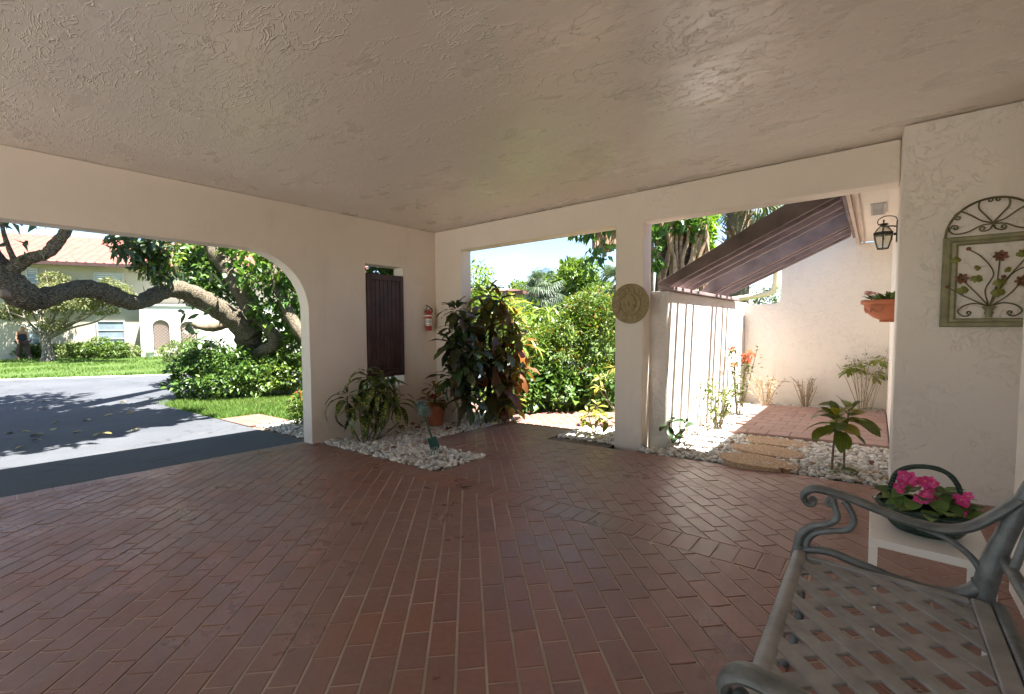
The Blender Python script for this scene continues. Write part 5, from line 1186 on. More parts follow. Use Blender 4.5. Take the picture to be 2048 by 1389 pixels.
def fan_palm(name, label, top, base, nf, fl_, seed, boots=False, mat=None, rad=0.16, group=None):
    rg = random.Random(seed); o = empty(name, base, label, 'palm', group); mat = mat or gr4
    P = smooth_path([base, base*0.5+top*0.5, top], 6); MB().tube(P, lerp_list([rad*1.2, rad], len(P)), 12, jit=0.05).build('trunk', M['palm_bark'], o, smooth=True)
    if boots:
        bl_ = MB()
        for k in range(150):
            t = 0.45+0.55*rg.random(); c_ = base+(top-base)*t; a = rg.uniform(0, 6.28); el = rg.uniform(0.5, 1.1); L = rg.uniform(0.22, 0.4)
            d_ = Vector((math.cos(a)*math.cos(el), math.sin(a)*math.cos(el), math.sin(el))); s_ = Vector((-math.sin(a), math.cos(a), 0))*0.045
            q = c_+Vector((math.cos(a), math.sin(a), 0))*rad*0.9
            bl_.prism([q-s_, q+s_, q+d_*L+s_*0.4, q+d_*L-s_*0.4], d_.cross(s_).normalized()*0.012)
        tag(bl_.build('leaf_base', M['palm_boot'], o), kind='stuff')
    for k in range(nf):
        a = k*2.39996; el = rg.uniform(-0.9, 1.3); L = fl_*rg.uniform(0.45, 0.7)
        d_ = Vector((math.cos(a)*math.cos(el), math.sin(a)*math.cos(el), math.sin(el)))
        hub = top+d_*L*0.9+Vector((0, 0, -0.12*L))
        mb = MB(); mb.tube([top, top*0.5+hub*0.5+Vector((0, 0, 0.06*L)), hub], [0.02, 0.015, 0.01], 5)
        sd_ = d_.cross(Vector((0, 0, 1))).normalized() if abs(d_.z) < 0.98 else Vector((1, 0, 0)); nn = sd_.cross(d_)
        for i in range(22):
            th = (i-10.5)/10.5*1.9; u_ = (d_*math.cos(th)+sd_*math.sin(th)).normalized(); w_ = u_.cross(nn).normalized()*fl_*0.018; l_ = fl_*0.62*(1-0.18*abs(th)/1.9)*rg.uniform(0.9, 1.05)
            m1 = hub+u_*l_*0.6+Vector((0, 0, -0.03*fl_)); m2 = hub+u_*l_+Vector((0, 0, -0.26*fl_*rg.uniform(0.7, 1.3)))
            mb.add([hub, m1-w_, m1+w_, m2], [(0, 1, 2), (1, 3, 2)])
        mb2 = mb.build('frond', mat, o)
    return o
M['palm_bark'] = barkmat('palm_bark', (0.07, 0.055, 0.04), (0.26, 0.21, 0.16), 0.6, (1, 1, 2.5), 0.8)
M['palm_boot'] = plain('palm_boot', (0.20, 0.12, 0.075), 0.9, var=0.5, scale=12)
fan_palm('cabbage_palm', 'pale round headed cabbage palm over the firebush', on_depth(1085, 575, 24), gbase(1083, 690, 24), 46, 1.35, 3, mat=gr5)
# red roofed house far behind the garden
fh = empty('far_house', gbase(965, 660, 26), 'low house with red roof glimpsed above the maroon croton', 'house')
a_ = on_depth(880, 574, 27); b_ = on_depth(1046, 581, 25.5); n_ = (b_-a_); n_.z = 0; n_.normalize(); back = Vector((-n_.y, n_.x, 0))
if back.dot(fwd) < 0: back = -back
M['redtile'] = plain('red_roof_tile', (0.22, 0.075, 0.06), 0.8, var=0.2, scale=3)
mb = MB(); r0, r1 = a_-n_*8, b_; rz = r0.z
r0.z = r1.z = b_.z
ridge0, ridge1 = r0+back*4+Vector((0, 0, 0.5)), r1+back*3.2-n_*3.4+Vector((0, 0, 0.5))
mb.add([r0, r1, ridge1, ridge0, r1+back*8, r0+back*8], [(0, 1, 2, 3), (1, 4, 2), (4, 5, 3, 2)])
rf = mb.build('roof', M['redtile'], fh); md = rf.modifiers.new('s', 'SOLIDIFY'); md.thickness = 0.18
mb = MB(); w0, w1 = r0+back*0.5, r1+back*0.5-n_*0.6
mb.add([Vector((w0.x, w0.y, -0.3)), Vector((w1.x, w1.y, -0.3)), w1, w0, *[Vector((q.x, q.y, z)) for q, z in ((w1+back*6.5, -0.3), (w1+back*6.5, r0.z))]], [(0, 1, 2, 3), (1, 4, 5, 2)]); mb.build('wall', plain('cream_render2', (0.45, 0.40, 0.29), 0.85, var=0.05), fh)
mb = MB(); mb.prism([r0+Vector((0, 0, -0.22)), r1+Vector((0, 0, -0.22)), r1+Vector((0, 0, 0.0)), r0], back*0.04-back*0.08); mb.build('fascia', M['brown'], fh)

# vine-clad trunk and boot-jacket palm above the courtyard wall
vine = plain('vine_stem', (0.30, 0.19, 0.115), 0.85, var=0.4, scale=14, bmp=0.6, bscale=50)
vt = empty('vine_clad_tree', gbase(1345, 690, 9.6), 'tree trunk wrapped in tan climbing stems above the white wall', 'tree')
vb = on_depth(1345, 640, 9.6); vb.z = gz(vb.x, vb.y)
MB().tube(smooth_path([vb, on_depth(1350, 560, 9.9), on_depth(1352, 470, 9.9), on_depth(1345, 380, 9.9)], 5), lerp_list([0.42, 0.4, 0.42, 0.3], 16), 14, jit=0.08).build('trunk', barkmat('dark_bark', (0.03,0.022,0.016), (0.14,0.09,0.06), 0.6), vt, smooth=True)
for k in range(17):
    x = 1303+k*6.6+random.uniform(-4, 4); d = 9.45+random.uniform(-0.08, 0.12); lean = random.uniform(-6, 26)
    pts = [on_depth(x, 690, d), on_depth(x+random.uniform(-6, 6), 570, d), on_depth(x+lean*0.4+random.uniform(-5, 5), 520, d), on_depth(x+lean+random.uniform(-9, 9), 475, d), on_depth(x+lean*1.3+random.uniform(-16, 16), 425, d)]
    P = smooth_path(pts, 5); MB().tube(P, lerp_list([0.04, 0.038, 0.035, 0.035, 0.022], len(P)) if k % 3 else lerp_list([0.07, 0.06, 0.045, 0.04, 0.03], len(P)), 7, jit=0.1).build('climbing_stem', vine, vt, smooth=True)
for k in range(9):
    x = 1195+k*5; MB().tube(smooth_path([on_depth(1310+k*3, 500+k*4, 9.7), on_depth(1255+k*2, 470-k, 9.6), on_depth(x, 455+random.uniform(-8, 8), 9.4), on_depth(x-6, 500+random.uniform(-10, 15), 9.35)], 4), 0.05, 7, jit=0.1).build('climbing_stem', vine, vt, smooth=True)
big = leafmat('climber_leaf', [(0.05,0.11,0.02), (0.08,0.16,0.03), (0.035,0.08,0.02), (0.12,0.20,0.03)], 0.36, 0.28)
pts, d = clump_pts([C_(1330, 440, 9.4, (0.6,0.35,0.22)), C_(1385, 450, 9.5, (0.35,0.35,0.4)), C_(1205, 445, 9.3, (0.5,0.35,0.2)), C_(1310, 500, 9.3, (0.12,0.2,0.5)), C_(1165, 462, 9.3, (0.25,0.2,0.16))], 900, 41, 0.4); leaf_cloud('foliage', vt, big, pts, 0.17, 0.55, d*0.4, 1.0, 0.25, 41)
pts, d = clump_pts([C_(1185, 500, 9.3, (0.12,0.12,0.16)), C_(1175, 535, 9.3, (0.12,0.12,0.12)), C_(1208, 510, 9.2, (0.1,0.12,0.25))], 34, 42, 0.4); leaf_cloud('foliage', vt, big, pts, 0.22, 0.5, d*0.2, 1.6, 0.2, 43)
lim = leafmat('sunlit_climber_leaf', [(0.16,0.28,0.02), (0.22,0.34,0.03), (0.12,0.22,0.02)], 0.4, 0.4)  # lighter copy of the climber leaf, sunlight put into its colour
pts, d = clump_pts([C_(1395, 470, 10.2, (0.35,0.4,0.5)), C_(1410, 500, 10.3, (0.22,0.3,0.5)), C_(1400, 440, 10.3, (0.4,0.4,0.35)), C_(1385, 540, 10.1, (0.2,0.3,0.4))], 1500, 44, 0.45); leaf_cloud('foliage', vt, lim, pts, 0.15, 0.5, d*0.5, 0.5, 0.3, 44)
fan_palm('booted_palm', 'palm with shaggy brown leaf bases above the pergola', on_depth(1476, 395, 13.5), gbase(1474, 690, 13.5), 24, 1.5, 8, True, gr4, 0.30)
fan_palm('small_palm', 'feathery palm head between vine tree and column', on_depth(1236, 570, 15), gbase(1236, 690, 15), 20, 1.1, 11, False, gr5, 0.12)
shrub('far_shrub', 'grey green shrub seen through the notch of the garden wall', [C_(1545, 600, 14, (0.45,0.4,0.5)), C_(1530, 625, 14, (0.6,0.4,0.5)), C_(1500, 640, 14, (0.6,0.4,0.4))], 1600, 0.12, gr4, 0.4, 27)

# ================================================================== OUTSIDE THE ARCH: lawn strip, old tree, shrubs
def blades(name, rects, n, h, label, seed):
    rg = np.random.default_rng(seed); P = []
    ar = [(r[1]-r[0])*(r[3]-r[2]) for r in rects]
    for r, a in zip(rects, ar):
        k = int(n*a/sum(ar)); P.append(np.c_[rg.uniform(r[0], r[1], k), rg.uniform(r[2], r[3], k)])
    P = np.concatenate(P); n = len(P); z = np.array([gz(x, y) for x, y in P])-0.05
    a = rg.uniform(0, 2*np.pi, n); hh = h*rg.uniform(0.5, 1.2, n); w = 0.10*hh; le = rg.normal(0, 0.45, (n, 2))*hh[:, None]
    b = np.c_[P, z]; s_ = np.c_[np.cos(a)*w, np.sin(a)*w, np.zeros(n)]
    V = np.stack([b-s_, b+s_, b+np.c_[le, hh]], 1).reshape(-1, 3); F = np.arange(3*n).reshape(-1, 3)
    return tag(link(name, np_mesh(name, V, F), None, M['blade']), label, 'grass', kind='stuff')
blades('grass', [(-12.0, -7.95, 2.44, 3.6), (-7.95, -6.7, 3.05, 3.6), (-12.0, -5.6, 3.6, 5.5)], 42000, 0.085, 'mown green grass strip beside the drive', 51)
def far_lawn(n, h, label, seed):
    rg = np.random.default_rng(seed); a = rg.uniform(-16, 16, n); t = rg.uniform(0.4, 11.5, n)
    P = np.c_[far_p[0]+RD.x*a+off.x*t, far_p[1]+RD.y*a+off.y*t]; z = np.array([gz(x, y) for x, y in P])-0.05
    an = rg.uniform(0, 2*np.pi, n); hh = h*rg.uniform(0.4, 1.2, n)*(0.7+0.5*np.sin(P[:, 0]*1.7)*np.sin(P[:, 1]*1.3)); w = 0.16*hh; le = rg.normal(0, 0.5, (n, 2))*hh[:, None]
    b = np.c_[P, z]; s_ = np.c_[np.cos(an)*w, np.sin(an)*w, np.zeros(n)]
    V = np.stack([b-s_, b+s_, b+np.c_[le, hh]], 1).reshape(-1, 3)
    return tag(link('grass', np_mesh('grass', V, np.arange(3*n).reshape(-1, 3)), None, M['blade']), label, 'grass', kind='stuff')
far_lawn(60000, 0.11, 'sunny mown lawn in front of the apartment house', 58)
# short brick path to the drive
V, F = mortar_sheet([(-7.9, -6.78, 2.43, 3.0)], 0.0)
bp_ = tag(link('brick_path', np_mesh('brick_path', V, F), None, M['mortar']), kind='structure')
for j in range(3):
    for i in range(11):
        q = (-7.9+i*0.102, -7.9+(i+1)*0.102-0.007, 2.43+j*0.19, 2.43+(j+1)*0.19-0.007); cx, cy_ = (q[0]+q[1])/2, (q[2]+q[3])/2
        if 'path' not in shared: vs, fs = chamfer_piece([(-0.0475,-0.0915), (0.0475,-0.0915), (0.0475,0.0915), (-0.0475,0.0915)]); shared['path'] = MB().add(vs, fs).mesh('brick'); shared['path'].materials.append(M['brick_out'])
        o = link('brick', shared['path'], bp_); o.matrix_basis = ground_mat(cx, cy_, 0) @ Matrix.Translation((0, 0, 0.006))
rf_ = leafmat('red_floret', [(0.60,0.07,0.04), (0.66,0.13,0.06)], 0.5, 0.3)
shrub('red_flower_shrub', 'low shrub dotted with red flowers just outside the arch', [(tuple(GP(-6.3, 3.05, 0.26)), (0.32,0.3,0.24)), (tuple(GP(-6.0, 3.25, 0.36)), (0.3,0.3,0.28)), (tuple(GP(-6.7, 3.3, 0.22)), (0.3,0.3,0.22))], 2200, 0.055, gr1, 0.4, 52, tips=(rf_, 130, 0.05))

bigbark = barkmat('furrowed_bark', (0.035, 0.028, 0.020), (0.26, 0.215, 0.15), 1.25, (0.7, 0.5, 1.5), 0.9)
tree = empty('old_tree', gbase(497, 762, 11.0), 'gnarled old tree with a long low limb snaking across the drive', 'tree')
def limb(pts, rads, nm='limb', mat=None, jit=0.10, n=16, sp=7):
    P = smooth_path([on_depth(*p) for p in pts], sp); R = lerp_list(rads, len(P)); R = [r*(1+0.06*math.sin(i*1.7)+0.04*math.sin(i*0.7+2)) for i, r in enumerate(R)]
    return MB().tube(P, R, n, jit=jit*0.5).build(nm, mat or bigbark, tree, smooth=True)
limb([(497, 775, 11.0), (496, 730, 11.0), (497, 690, 10.9), (492, 655, 10.7)], [0.36, 0.30, 0.27, 0.27], 'trunk')
limb([(500, 672, 10.75), (470, 640, 10.5), (425, 612, 10.1), (375, 585, 9.6), (340, 578, 9.2), (305, 594, 8.8), (275, 606, 8.4), (245, 600, 8.1), (205, 584, 7.8), (160, 578, 7.5), (110, 590, 7.1), (70, 600, 6.9), (38, 585, 6.7), (12, 560, 6.6), (-15, 525, 6.5), (-45, 480, 6.45)],
     [0.26, 0.25, 0.225, 0.20, 0.175, 0.15, 0.13, 0.15, 0.16, 0.145, 0.14, 0.17, 0.215, 0.18, 0.155, 0.14], 'low_limb')
limb([(10, 560, 6.6), (30, 535, 6.6), (58, 518, 6.6), (92, 508, 6.6), (112, 488, 6.6), (132, 462, 6.6), (150, 420, 6.6)], [0.11, 0.095, 0.08, 0.075, 0.08, 0.065, 0.055], 'limb')
limb([(28, 520, 6.6), (15, 490, 6.55), (6, 460, 6.5), (0, 420, 6.5)], [0.04, 0.03, 0.025, 0.02], 'branch')
limb([(500, 690, 10.8), (505, 640, 10.9), (490, 590, 11.0), (462, 540, 11.2), (436, 505, 11.4), (420, 470, 11.5)], [0.25, 0.22, 0.24, 0.26, 0.25, 0.22], 'limb')
limb([(500, 722, 10.7), (525, 702, 10.5), (545, 695, 10.4), (548, 672, 10.4), (535, 655, 10.4), (515, 640, 10.6)], [0.14, 0.13, 0.13, 0.12, 0.11, 0.10], 'limb')
limb([(620, 690, 10.0), (585, 640, 10.2), (562, 590, 10.3), (550, 545, 10.4), (548, 490, 10.5)], [0.13, 0.13, 0.12, 0.11, 0.1], 'limb')
limb([(495, 655, 11.2), (460, 648, 11.0), (432, 654, 10.9), (405, 655, 10.8), (385, 648, 10.7)], [0.10, 0.09, 0.12, 0.08, 0.05], 'limb', M['stem'])
mb = MB(); kn = on_depth(32, 590, 6.65); P_ = [kn, kn-fwd*0.24]; mb.tube(P_, [0.085, 0.07], 16); mb.build('knot', plain('cut_wood', (0.30, 0.21, 0.15), 0.85, var=0.3, scale=20), tree, bevel=0.02)
tl = leafmat('tree_leaf', [(0.06,0.13,0.025), (0.09,0.175,0.03), (0.045,0.10,0.02), (0.16,0.25,0.045)], 0.36, 0.35)
tl2 = leafmat('grey_tree_leaf', [(0.07,0.11,0.05), (0.11,0.15,0.08), (0.05,0.085,0.04), (0.15,0.18,0.10)], 0.4, 0.2)
mass = [C_(555, 520, 10.3, (0.7,0.5,0.45)), C_(520, 560, 10.6, (0.55,0.5,0.4)), C_(575, 590, 10.4, (0.4,0.4,0.5)), C_(540, 625, 10.5, (0.5,0.4,0.4)), C_(590, 540, 10.2, (0.4,0.4,0.4)), C_(500, 520, 10.8, (0.5,0.4,0.35)), C_(600, 640, 10.6, (0.5,0.4,0.5)), C_(560, 660, 11.4, (0.8,0.5,0.5)), C_(600, 590, 11.5, (0.9,0.5,0.8)), C_(470, 490, 11.0, (0.5,0.4,0.25))]
pts, d = clump_pts(mass, 2600, 61, 0.35); leaf_cloud('crown', tree, tl, pts, 0.17, 0.52, d*0.3, 0.9, 0.25, 61)
pts, d = clump_pts([C_(395, 520, 11.6, (0.6,0.5,0.4)), C_(430, 560, 11.4, (0.6,0.5,0.45)), C_(400, 590, 11.2, (0.4,0.4,0.3)), C_(450, 590, 11.3, (0.4,0.4,0.3)), C_(415, 540, 12.4, (0.8,0.6,0.5)), C_(385, 500, 11.8, (0.45,0.4,0.25))], 1700, 62, 0.4); leaf_cloud('crown', tree, gr3, pts, 0.17, 0.55, d*0.3, 0.5, 0.25, 62)
pts, d = clump_pts([C_(265, 480, 8.2, (0.5,0.35,0.12)), C_(305, 490, 8.4, (0.4,0.35,0.16)), C_(250, 500, 8.0, (0.16,0.2,0.16)), C_(300, 520, 8.5, (0.3,0.3,0.22)), C_(320, 545, 8.6, (0.2,0.25,0.2))], 560, 63, 0.3); leaf_cloud('crown', tree, tl2, pts, 0.17, 0.42, d*0.3, 0.7, 0.25, 63)
pts, d = clump_pts([C_(300, 530, 8.5, (0.3,0.3,0.3)), C_(325, 510, 8.6, (0.3,0.3,0.3))], 330, 67, 0.3); leaf_cloud('crown', tree, gr2, pts, 0.12, 0.5, d*0.3, 0.7, 0.25, 67)  # lime leaves stand in for sunlit ones at the crown's left
limb([(345, 585, 9.2), (335, 560, 8.9), (322, 525, 8.7), (310, 490, 8.5), (300, 450, 8.4)], [0.07, 0.06, 0.05, 0.045, 0.04], 'branch')
# fleshy oval pads growing on the low limb
padm = leafmat('oval_pad', [(0.10,0.15,0.09), (0.15,0.20,0.13), (0.07,0.11,0.06)], 0.5, 0.08)
padl = leaf_mesh('pad', padm, 0.26, 0.11, 0.3, (0.3, 0.8, 1.0, 0.95, 0.7, 0.2), 0.05)
for k in range(46):
    px, py = (random.uniform(360, 425), random.uniform(612, 690)) if k < 30 else (random.uniform(280, 470), random.uniform(540, 590))
    place_leaf(padl, tree, on_depth(px, py, 9.8+random.uniform(-0.3, 0.2)), random.uniform(0, 6.3), random.uniform(-1.2, 1.0), random.uniform(-1.2, 1.2), random.uniform(0.6, 1.0), 'pad')
# leaves hanging below the arch head at the left, and one loose low leaf
pts = np.array([tuple(on_depth(random.uniform(0, 175), 430+random.uniform(-6, 22), 6.6)) for _ in range(26)]+[tuple(on_depth(random.uniform(5, 80), random.uniform(480, 520), 6.5)) for _ in range(10)]); leaf_cloud('crown', tree, tl2, pts, 0.15, 0.4, None, 2.2, 0.25, 64)
lf = leaf_mesh('leaf', gr1, 0.15, 0.075, 0.3); place_leaf(lf, tree, on_depth(320, 777, 9.0), 0.6, 0.2, 0.6)
# high crown that shades the drive
hc = []
for k in range(64):
    x, y = RNG.uniform(-13.0, -6.5), RNG.uniform(-6.0, 1.75); hc.append(((x, y, RNG.uniform(4.0, 6.2)), (RNG.uniform(0.7, 1.2), RNG.uniform(0.8, 1.5), RNG.uniform(0.3, 0.6))))
for k in range(12): hc.append(((RNG.uniform(-9.0, -6.3), RNG.uniform(0.6, 2.4), RNG.uniform(4.0, 5.6)), (RNG.uniform(0.5, 0.9), RNG.uniform(0.6, 0.9), RNG.uniform(0.25, 0.5))))
pts, d = clump_pts(hc, 37000, 65, 0.2); leaf_cloud('crown', tree, tl, pts, 0.25, 0.55, d*0.2, 0.4, 0.25, 65)
for k in range(0, 64, 4):
    MB().tube(smooth_path([on_depth(-45, 480, 6.45) if k % 4 else on_depth(420, 470, 11.5), Vector((-9.5, 0, 4.0)), Vector(hc[k][0])], 4), lerp_list([0.12, 0.08, 0.03], 9), 8).build('limb', bigbark, tree, smooth=True)

shrub('round_shrub', 'dense glossy shrub left of the old tree trunk', [C_(385, 740, 10.4, (0.5,0.5,0.42)), C_(420, 725, 10.4, (0.55,0.5,0.45)), C_(465, 735, 10.2, (0.5,0.5,0.5)), C_(440, 765, 10.0, (0.6,0.5,0.3)), C_(375, 768, 10.2, (0.45,0.4,0.3)), C_(400, 712, 10.8, (0.5,0.4,0.35)), C_(500, 755, 10.1, (0.45,0.4,0.4))], 7500, 0.085, gr3, 0.5, 71)
shrub('right_shrub', 'leafy green shrub right of the old tree trunk', [C_(545, 735, 10.6, (0.45,0.4,0.45)), C_(590, 710, 10.6, (0.5,0.4,0.5)), C_(575, 750, 10.4, (0.5,0.4,0.35)), C_(610, 745, 10.4, (0.5,0.4,0.4)), C_(560, 690, 11.0, (0.4,0.4,0.3)), C_(530, 765, 10.2, (0.4,0.3,0.25))], 5000, 0.085, gr1, 0.5, 72)
mulch = ground_poly('mulch_bed', [(-12.0, 2.9), (-10.6, 2.85), (-9.4, 3.6), (-9.0, 5.6), (-13.5, 7.5), (-13.2, 4.2)], -0.030, plain('leaf_litter', (0.20, 0.13, 0.075), 0.95, var=0.5, scale=14, bmp=0.8, bscale=50))
# more green behind the arch pillar and the shutter
shrub('backing_hedge', 'dark green bushes behind the slatted shutter', [((-6.6, 5.3, 0.8), (0.8,0.7,0.9)), ((-6.4, 5.0, 1.7), (0.7,0.6,0.7)), ((-7.6, 6.2, 1.6), (1.0,0.8,1.2)), ((-6.8, 5.4, 2.4), (0.8,0.6,0.6)), ((-8.8, 7.4, 1.8), (1.2,0.9,1.4)), ((-7.2, 5.4, 0.5), (0.9,0.7,0.6)), ((-5.65, 3.9, 0.7), (0.35,0.6,0.6)), ((-5.6, 4.1, 1.6), (0.35,0.7,0.6)), ((-5.42, 3.95, 2.15), (0.22,0.5,0.35)), ((-5.42, 3.7, 2.3), (0.2,0.4,0.3)), ((-5.45, 4.1, 1.9), (0.22,0.4,0.4)), ((-5.75, 3.5, 1.3), (0.3,0.4,0.9))], 15000, 0.10, gr3, 0.5, 73)

# ================================================================== ACROSS THE STREET
HO = Vector((-32.6, 5.9, -0.33)); HT = Vector((0.42, 0.91, 0)).normalized(); HN = Vector((HT.y, -HT.x, 0))
hs_ = empty('apartment_house', HO, 'two storey cream apartment house with red tile roof across the street', 'house')
M['cream'] = plain('cream_render', (0.43, 0.385, 0.305), 0.9, var=0.08, scale=2, bmp=0.1)
M['whiter'] = plain('white_render', (0.66, 0.63, 0.58), 0.9, var=0.03, scale=2, bmp=0.1)
def hp(s, d, z): return HO + HT*s + HN*d + Vector((0, 0, z))
def hbox(mb, s0, s1, d0, d1, z0, z1):
    P = [hp(s, d, z) for z in (z0, z1) for s, d in ((s0, d0), (s1, d0), (s1, d1), (s0, d1))]
    return mb.add(P, [(0,3,2,1),(4,5,6,7),(0,1,5,4),(1,2,6,5),(2,3,7,6),(3,0,4,7)])
def hs(px, py, d=0.0):
    """facade coordinates (along, up) of a point seen at px, py on the facade moved forward by d"""
    q = on_plane(px, py, HO+HN*d, HN)-HO; return q.dot(HT), q.z
def hbuild(nm, mat, *a, parent=None, bevel=0.0):
    mb = MB(); hbox(mb, *a); return mb.build(nm, mat, parent or hs_, bevel=bevel)
EZ = hs(162, 531, 0.5)[1]
hbuild('wall', M['cream'], -13, 12.6, -8, 0, -0.3, EZ+0.25)
# barrel tile roof, corrugated along the slope
s0, s1 = -13.5, 13.0; ncol = 280; V = []; F = []
rows = 15
for j in range(rows+1):
    for dz_ in ((0.0,) if j == 0 else (0.0, 0.05)):
        t = j/rows
        for i in range(ncol+1):
            s_ = s0+(s1-s0)*i/ncol; V.append(hp(s_, 0.75-5.2*t, EZ+0.12+2.05*t+dz_*(-1 if False else 1)*1.0+0.045*math.sin(i*math.pi/2.0)))
nr = len(V)//(ncol+1)
for j in range(nr-1):
    for i in range(ncol): F.append((j*(ncol+1)+i, j*(ncol+1)+i+1, (j+1)*(ncol+1)+i+1, (j+1)*(ncol+1)+i))
link('roof', np_mesh('roof', [tuple(v) for v in V], F), hs_, plain('barrel_tile', (0.215, 0.072, 0.052), 0.8, var=0.25, scale=2.5, bmp=0.2), smooth=False)
mb = MB(); mb.prism([hp(s0, 0.74, EZ+0.1), hp(s0, -9.6, EZ+0.1), hp(s0, -4.4, EZ+2.1)], HT*(s1-s0)); mb.build('roof_body', M['redtile'], hs_)
hbuild('gutter', M['brown'], s0, s1, 0.72, 0.86, EZ-0.06, EZ+0.12)
hbuild('soffit', M['cream'], s0, s1, 0.002, 0.72, EZ-0.02, EZ+0.04)
M['blind'] = plain('window_blind', (0.50, 0.52, 0.52), 0.5, var=0.05, bmp=0); M['pane'] = plain('grey_glass', (0.20, 0.25, 0.29), 0.15, var=0.2, scale=2, bmp=0); M['alum'] = plain('window_frame', (0.45, 0.45, 0.44), 0.5, bmp=0)
def house_window(pxa, pya, pxb, pyb, blind=0.5):
    (sa, za), (sb_, zb_) = hs(pxa, pya), hs(pxb, pyb); s_0, s_1 = min(sa, sb_), max(sa, sb_); z0, z1 = min(za, zb_), max(za, zb_)
    w = hbuild('window', M['pane'], s_0, s_1, 0.003, 0.03, z0, z1)
    for a in ((s_0-0.06, s_0, z0-0.06, z1+0.06), (s_1, s_1+0.06, z0-0.06, z1+0.06), (s_0, s_1, z0-0.06, z0), (s_0, s_1, z1, z1+0.06)): hbuild('frame', M['alum'], a[0], a[1], 0.004, 0.07, a[2], a[3], parent=w)
    n = 7
    for k in range(n):
        if k/n < 1-blind: continue
        zz = z0+(z1-z0)*k/n; hbuild('slat', M['blind'], s_0+0.02, s_1-0.02, 0.032, 0.045, zz+0.02, zz+(z1-z0)/n-0.02, parent=w)
    for k in (1, 2): hbuild('rail', M['alum'], s_0, s_1, 0.046, 0.06, z0+(z1-z0)*k/3-0.02, z0+(z1-z0)*k/3+0.02, parent=w)
house_window(191, 547, 246, 577, 1.0); house_window(196, 644, 250, 694, 0.0); house_window(55, 538, 75, 565, 0.4); house_window(60, 650, 80, 690, 0.2); house_window(430, 545, 480, 580, 0.7); house_window(-40, 535, 0, 565, 0.5)
# porch wing with lattice-filled arches
ps, pz = hs(278, 612, 1.2); pe = hs(620, 612, 1.2)[0]; ZP = pz
def porch_arch(px0, px1, pyt, pyb):
    (a, t), (b, u_) = hs(px0, pyt, 1.2), hs(px1, pyb, 1.2); return a, b, t
AR = [porch_arch(304, 341, 640, 708), porch_arch(359, 396, 643, 708)]
def loopz(a, b, t):
    r = (b-a)/2; c = (a+b)/2; zb_ = 0.25
    return [(a, zb_), (a, t-r)] + [(c-r*math.cos(math.pi*k/10), t-r+r*math.sin(math.pi*k/10)) for k in range(1, 10)] + [(b, t-r), (b, zb_)]
from mathutils.geometry import tessellate_polygon
def facade_panel(nm, loops, d, th, mat, parent):
    flat = [p for l in loops for p in l]; tr = tessellate_polygon([[Vector((p[0], p[1], 0)) for p in l] for l in loops]); n = len(flat)
    V = [hp(p[0], d, p[1]) for p in flat]+[hp(p[0], d-th, p[1]) for p in flat]; F = [tuple(t) for t in tr]+[tuple(i+n for i in t) for t in tr]; b = 0
    for l in loops:
        for i in range(len(l)): F.append((b+i, b+(i+1) % len(l), n+b+(i+1) % len(l), n+b+i))
        b += len(l)
    mb = MB(); mb.add(V, F); return mb.build(nm, mat, parent)
facade_panel('porch_wall', [[(ps, -0.3), (pe, -0.3), (pe, ZP), (ps, ZP)]]+[loopz(*a) for a in AR], 1.2, 0.2, M['whiter'], hs_)
hbuild('porch_side', M['whiter'], ps, ps+0.18, 0.01, 0.99, -0.3, ZP); hbuild('porch_roof', M['whiter'], ps-0.05, pe, 0.01, 1.25, ZP+0.002, ZP+0.1)
M['lat'] = plain('rust_lattice', (0.40, 0.30, 0.26), 0.8, var=0.15)
for a, b, t in AR:
    mb = MB(); r = (b-a)/2; c = (a+b)/2
    for sg in (-1, 1):
        for k in range(-16, 17):
            s_ = c+k*0.17; p0 = Vector((s_-2.5*sg*0.7, -0.2)); p1 = Vector((s_+2.5*sg*0.7, 3.3-0.0))
            N_ = 60; run = []
            for i in range(N_+1):
                q = p0+(p1-p0)*i/N_; inside = a < q.x < b and 0.25 < q.y and ((q.y < t-r) or (q.x-c)**2+(q.y-t+r)**2 < r*r)
                if inside: run.append(q)
            if len(run) > 1:
                u_ = (run[-1]-run[0]).normalized(); w_ = Vector((-u_.y, u_.x))*0.022; d_ = 1.10+0.012*sg
                P = [hp(q.x, d_, q.y) for q in (run[0]-w_, run[-1]-w_, run[-1]+w_, run[0]+w_)]; mb.prism(P, HN*0.02)
    tag(mb.build('lattice', M['lat'], hs_), kind='stuff')
hbuild('porch_back', plain('pale_porch_wall', (0.62, 0.56, 0.52), 0.9), ps+0.2, pe, 0.004, 0.01, 0, ZP-0.1)  # warm off-white wall behind the lattice
# hedges before the house, each its own
hg = leafmat('hedge_leaf', [(0.08,0.14,0.02), (0.12,0.18,0.03), (0.06,0.11,0.02)], 0.45, 0.3); hg2 = leafmat('grey_hedge_leaf', [(0.12,0.17,0.05), (0.17,0.21,0.07)], 0.5, 0.25)
def hedge(lab, px0, px1, pyt, pyb, d, mat, n, size, seed, nm='hedge'):
    a, b = on_depth(px0, pyb, d), on_depth(px1, pyb, d); h = (pyb-pyt)*d/FPX; k = max(2, int((b-a).length/0.7)); cl_ = []
    for i in range(k):
        c = a.lerp(b, (i+0.5)/k); g = gz(c.x, c.y)-0.05; edge = 0.85 if i in (0, k-1) else 1.0; cl_.append(((c.x, c.y, g+h*0.48*edge), ((b-a).length/k*0.75, 0.55, h*0.52*edge)))
    return shrub(nm, lab, cl_, n, size, mat, 0.5, seed, shell=0.75, cat='hedge', nst=2)
hedge('clipped hedge at the left edge behind the walking person', -40, 52, 681, 716, 23.6, hg, 4200, 0.11, 81)
hedge('short hedge between person and tree trunk', 56, 92, 682, 715, 23.4, hg, 1700, 0.11, 82)
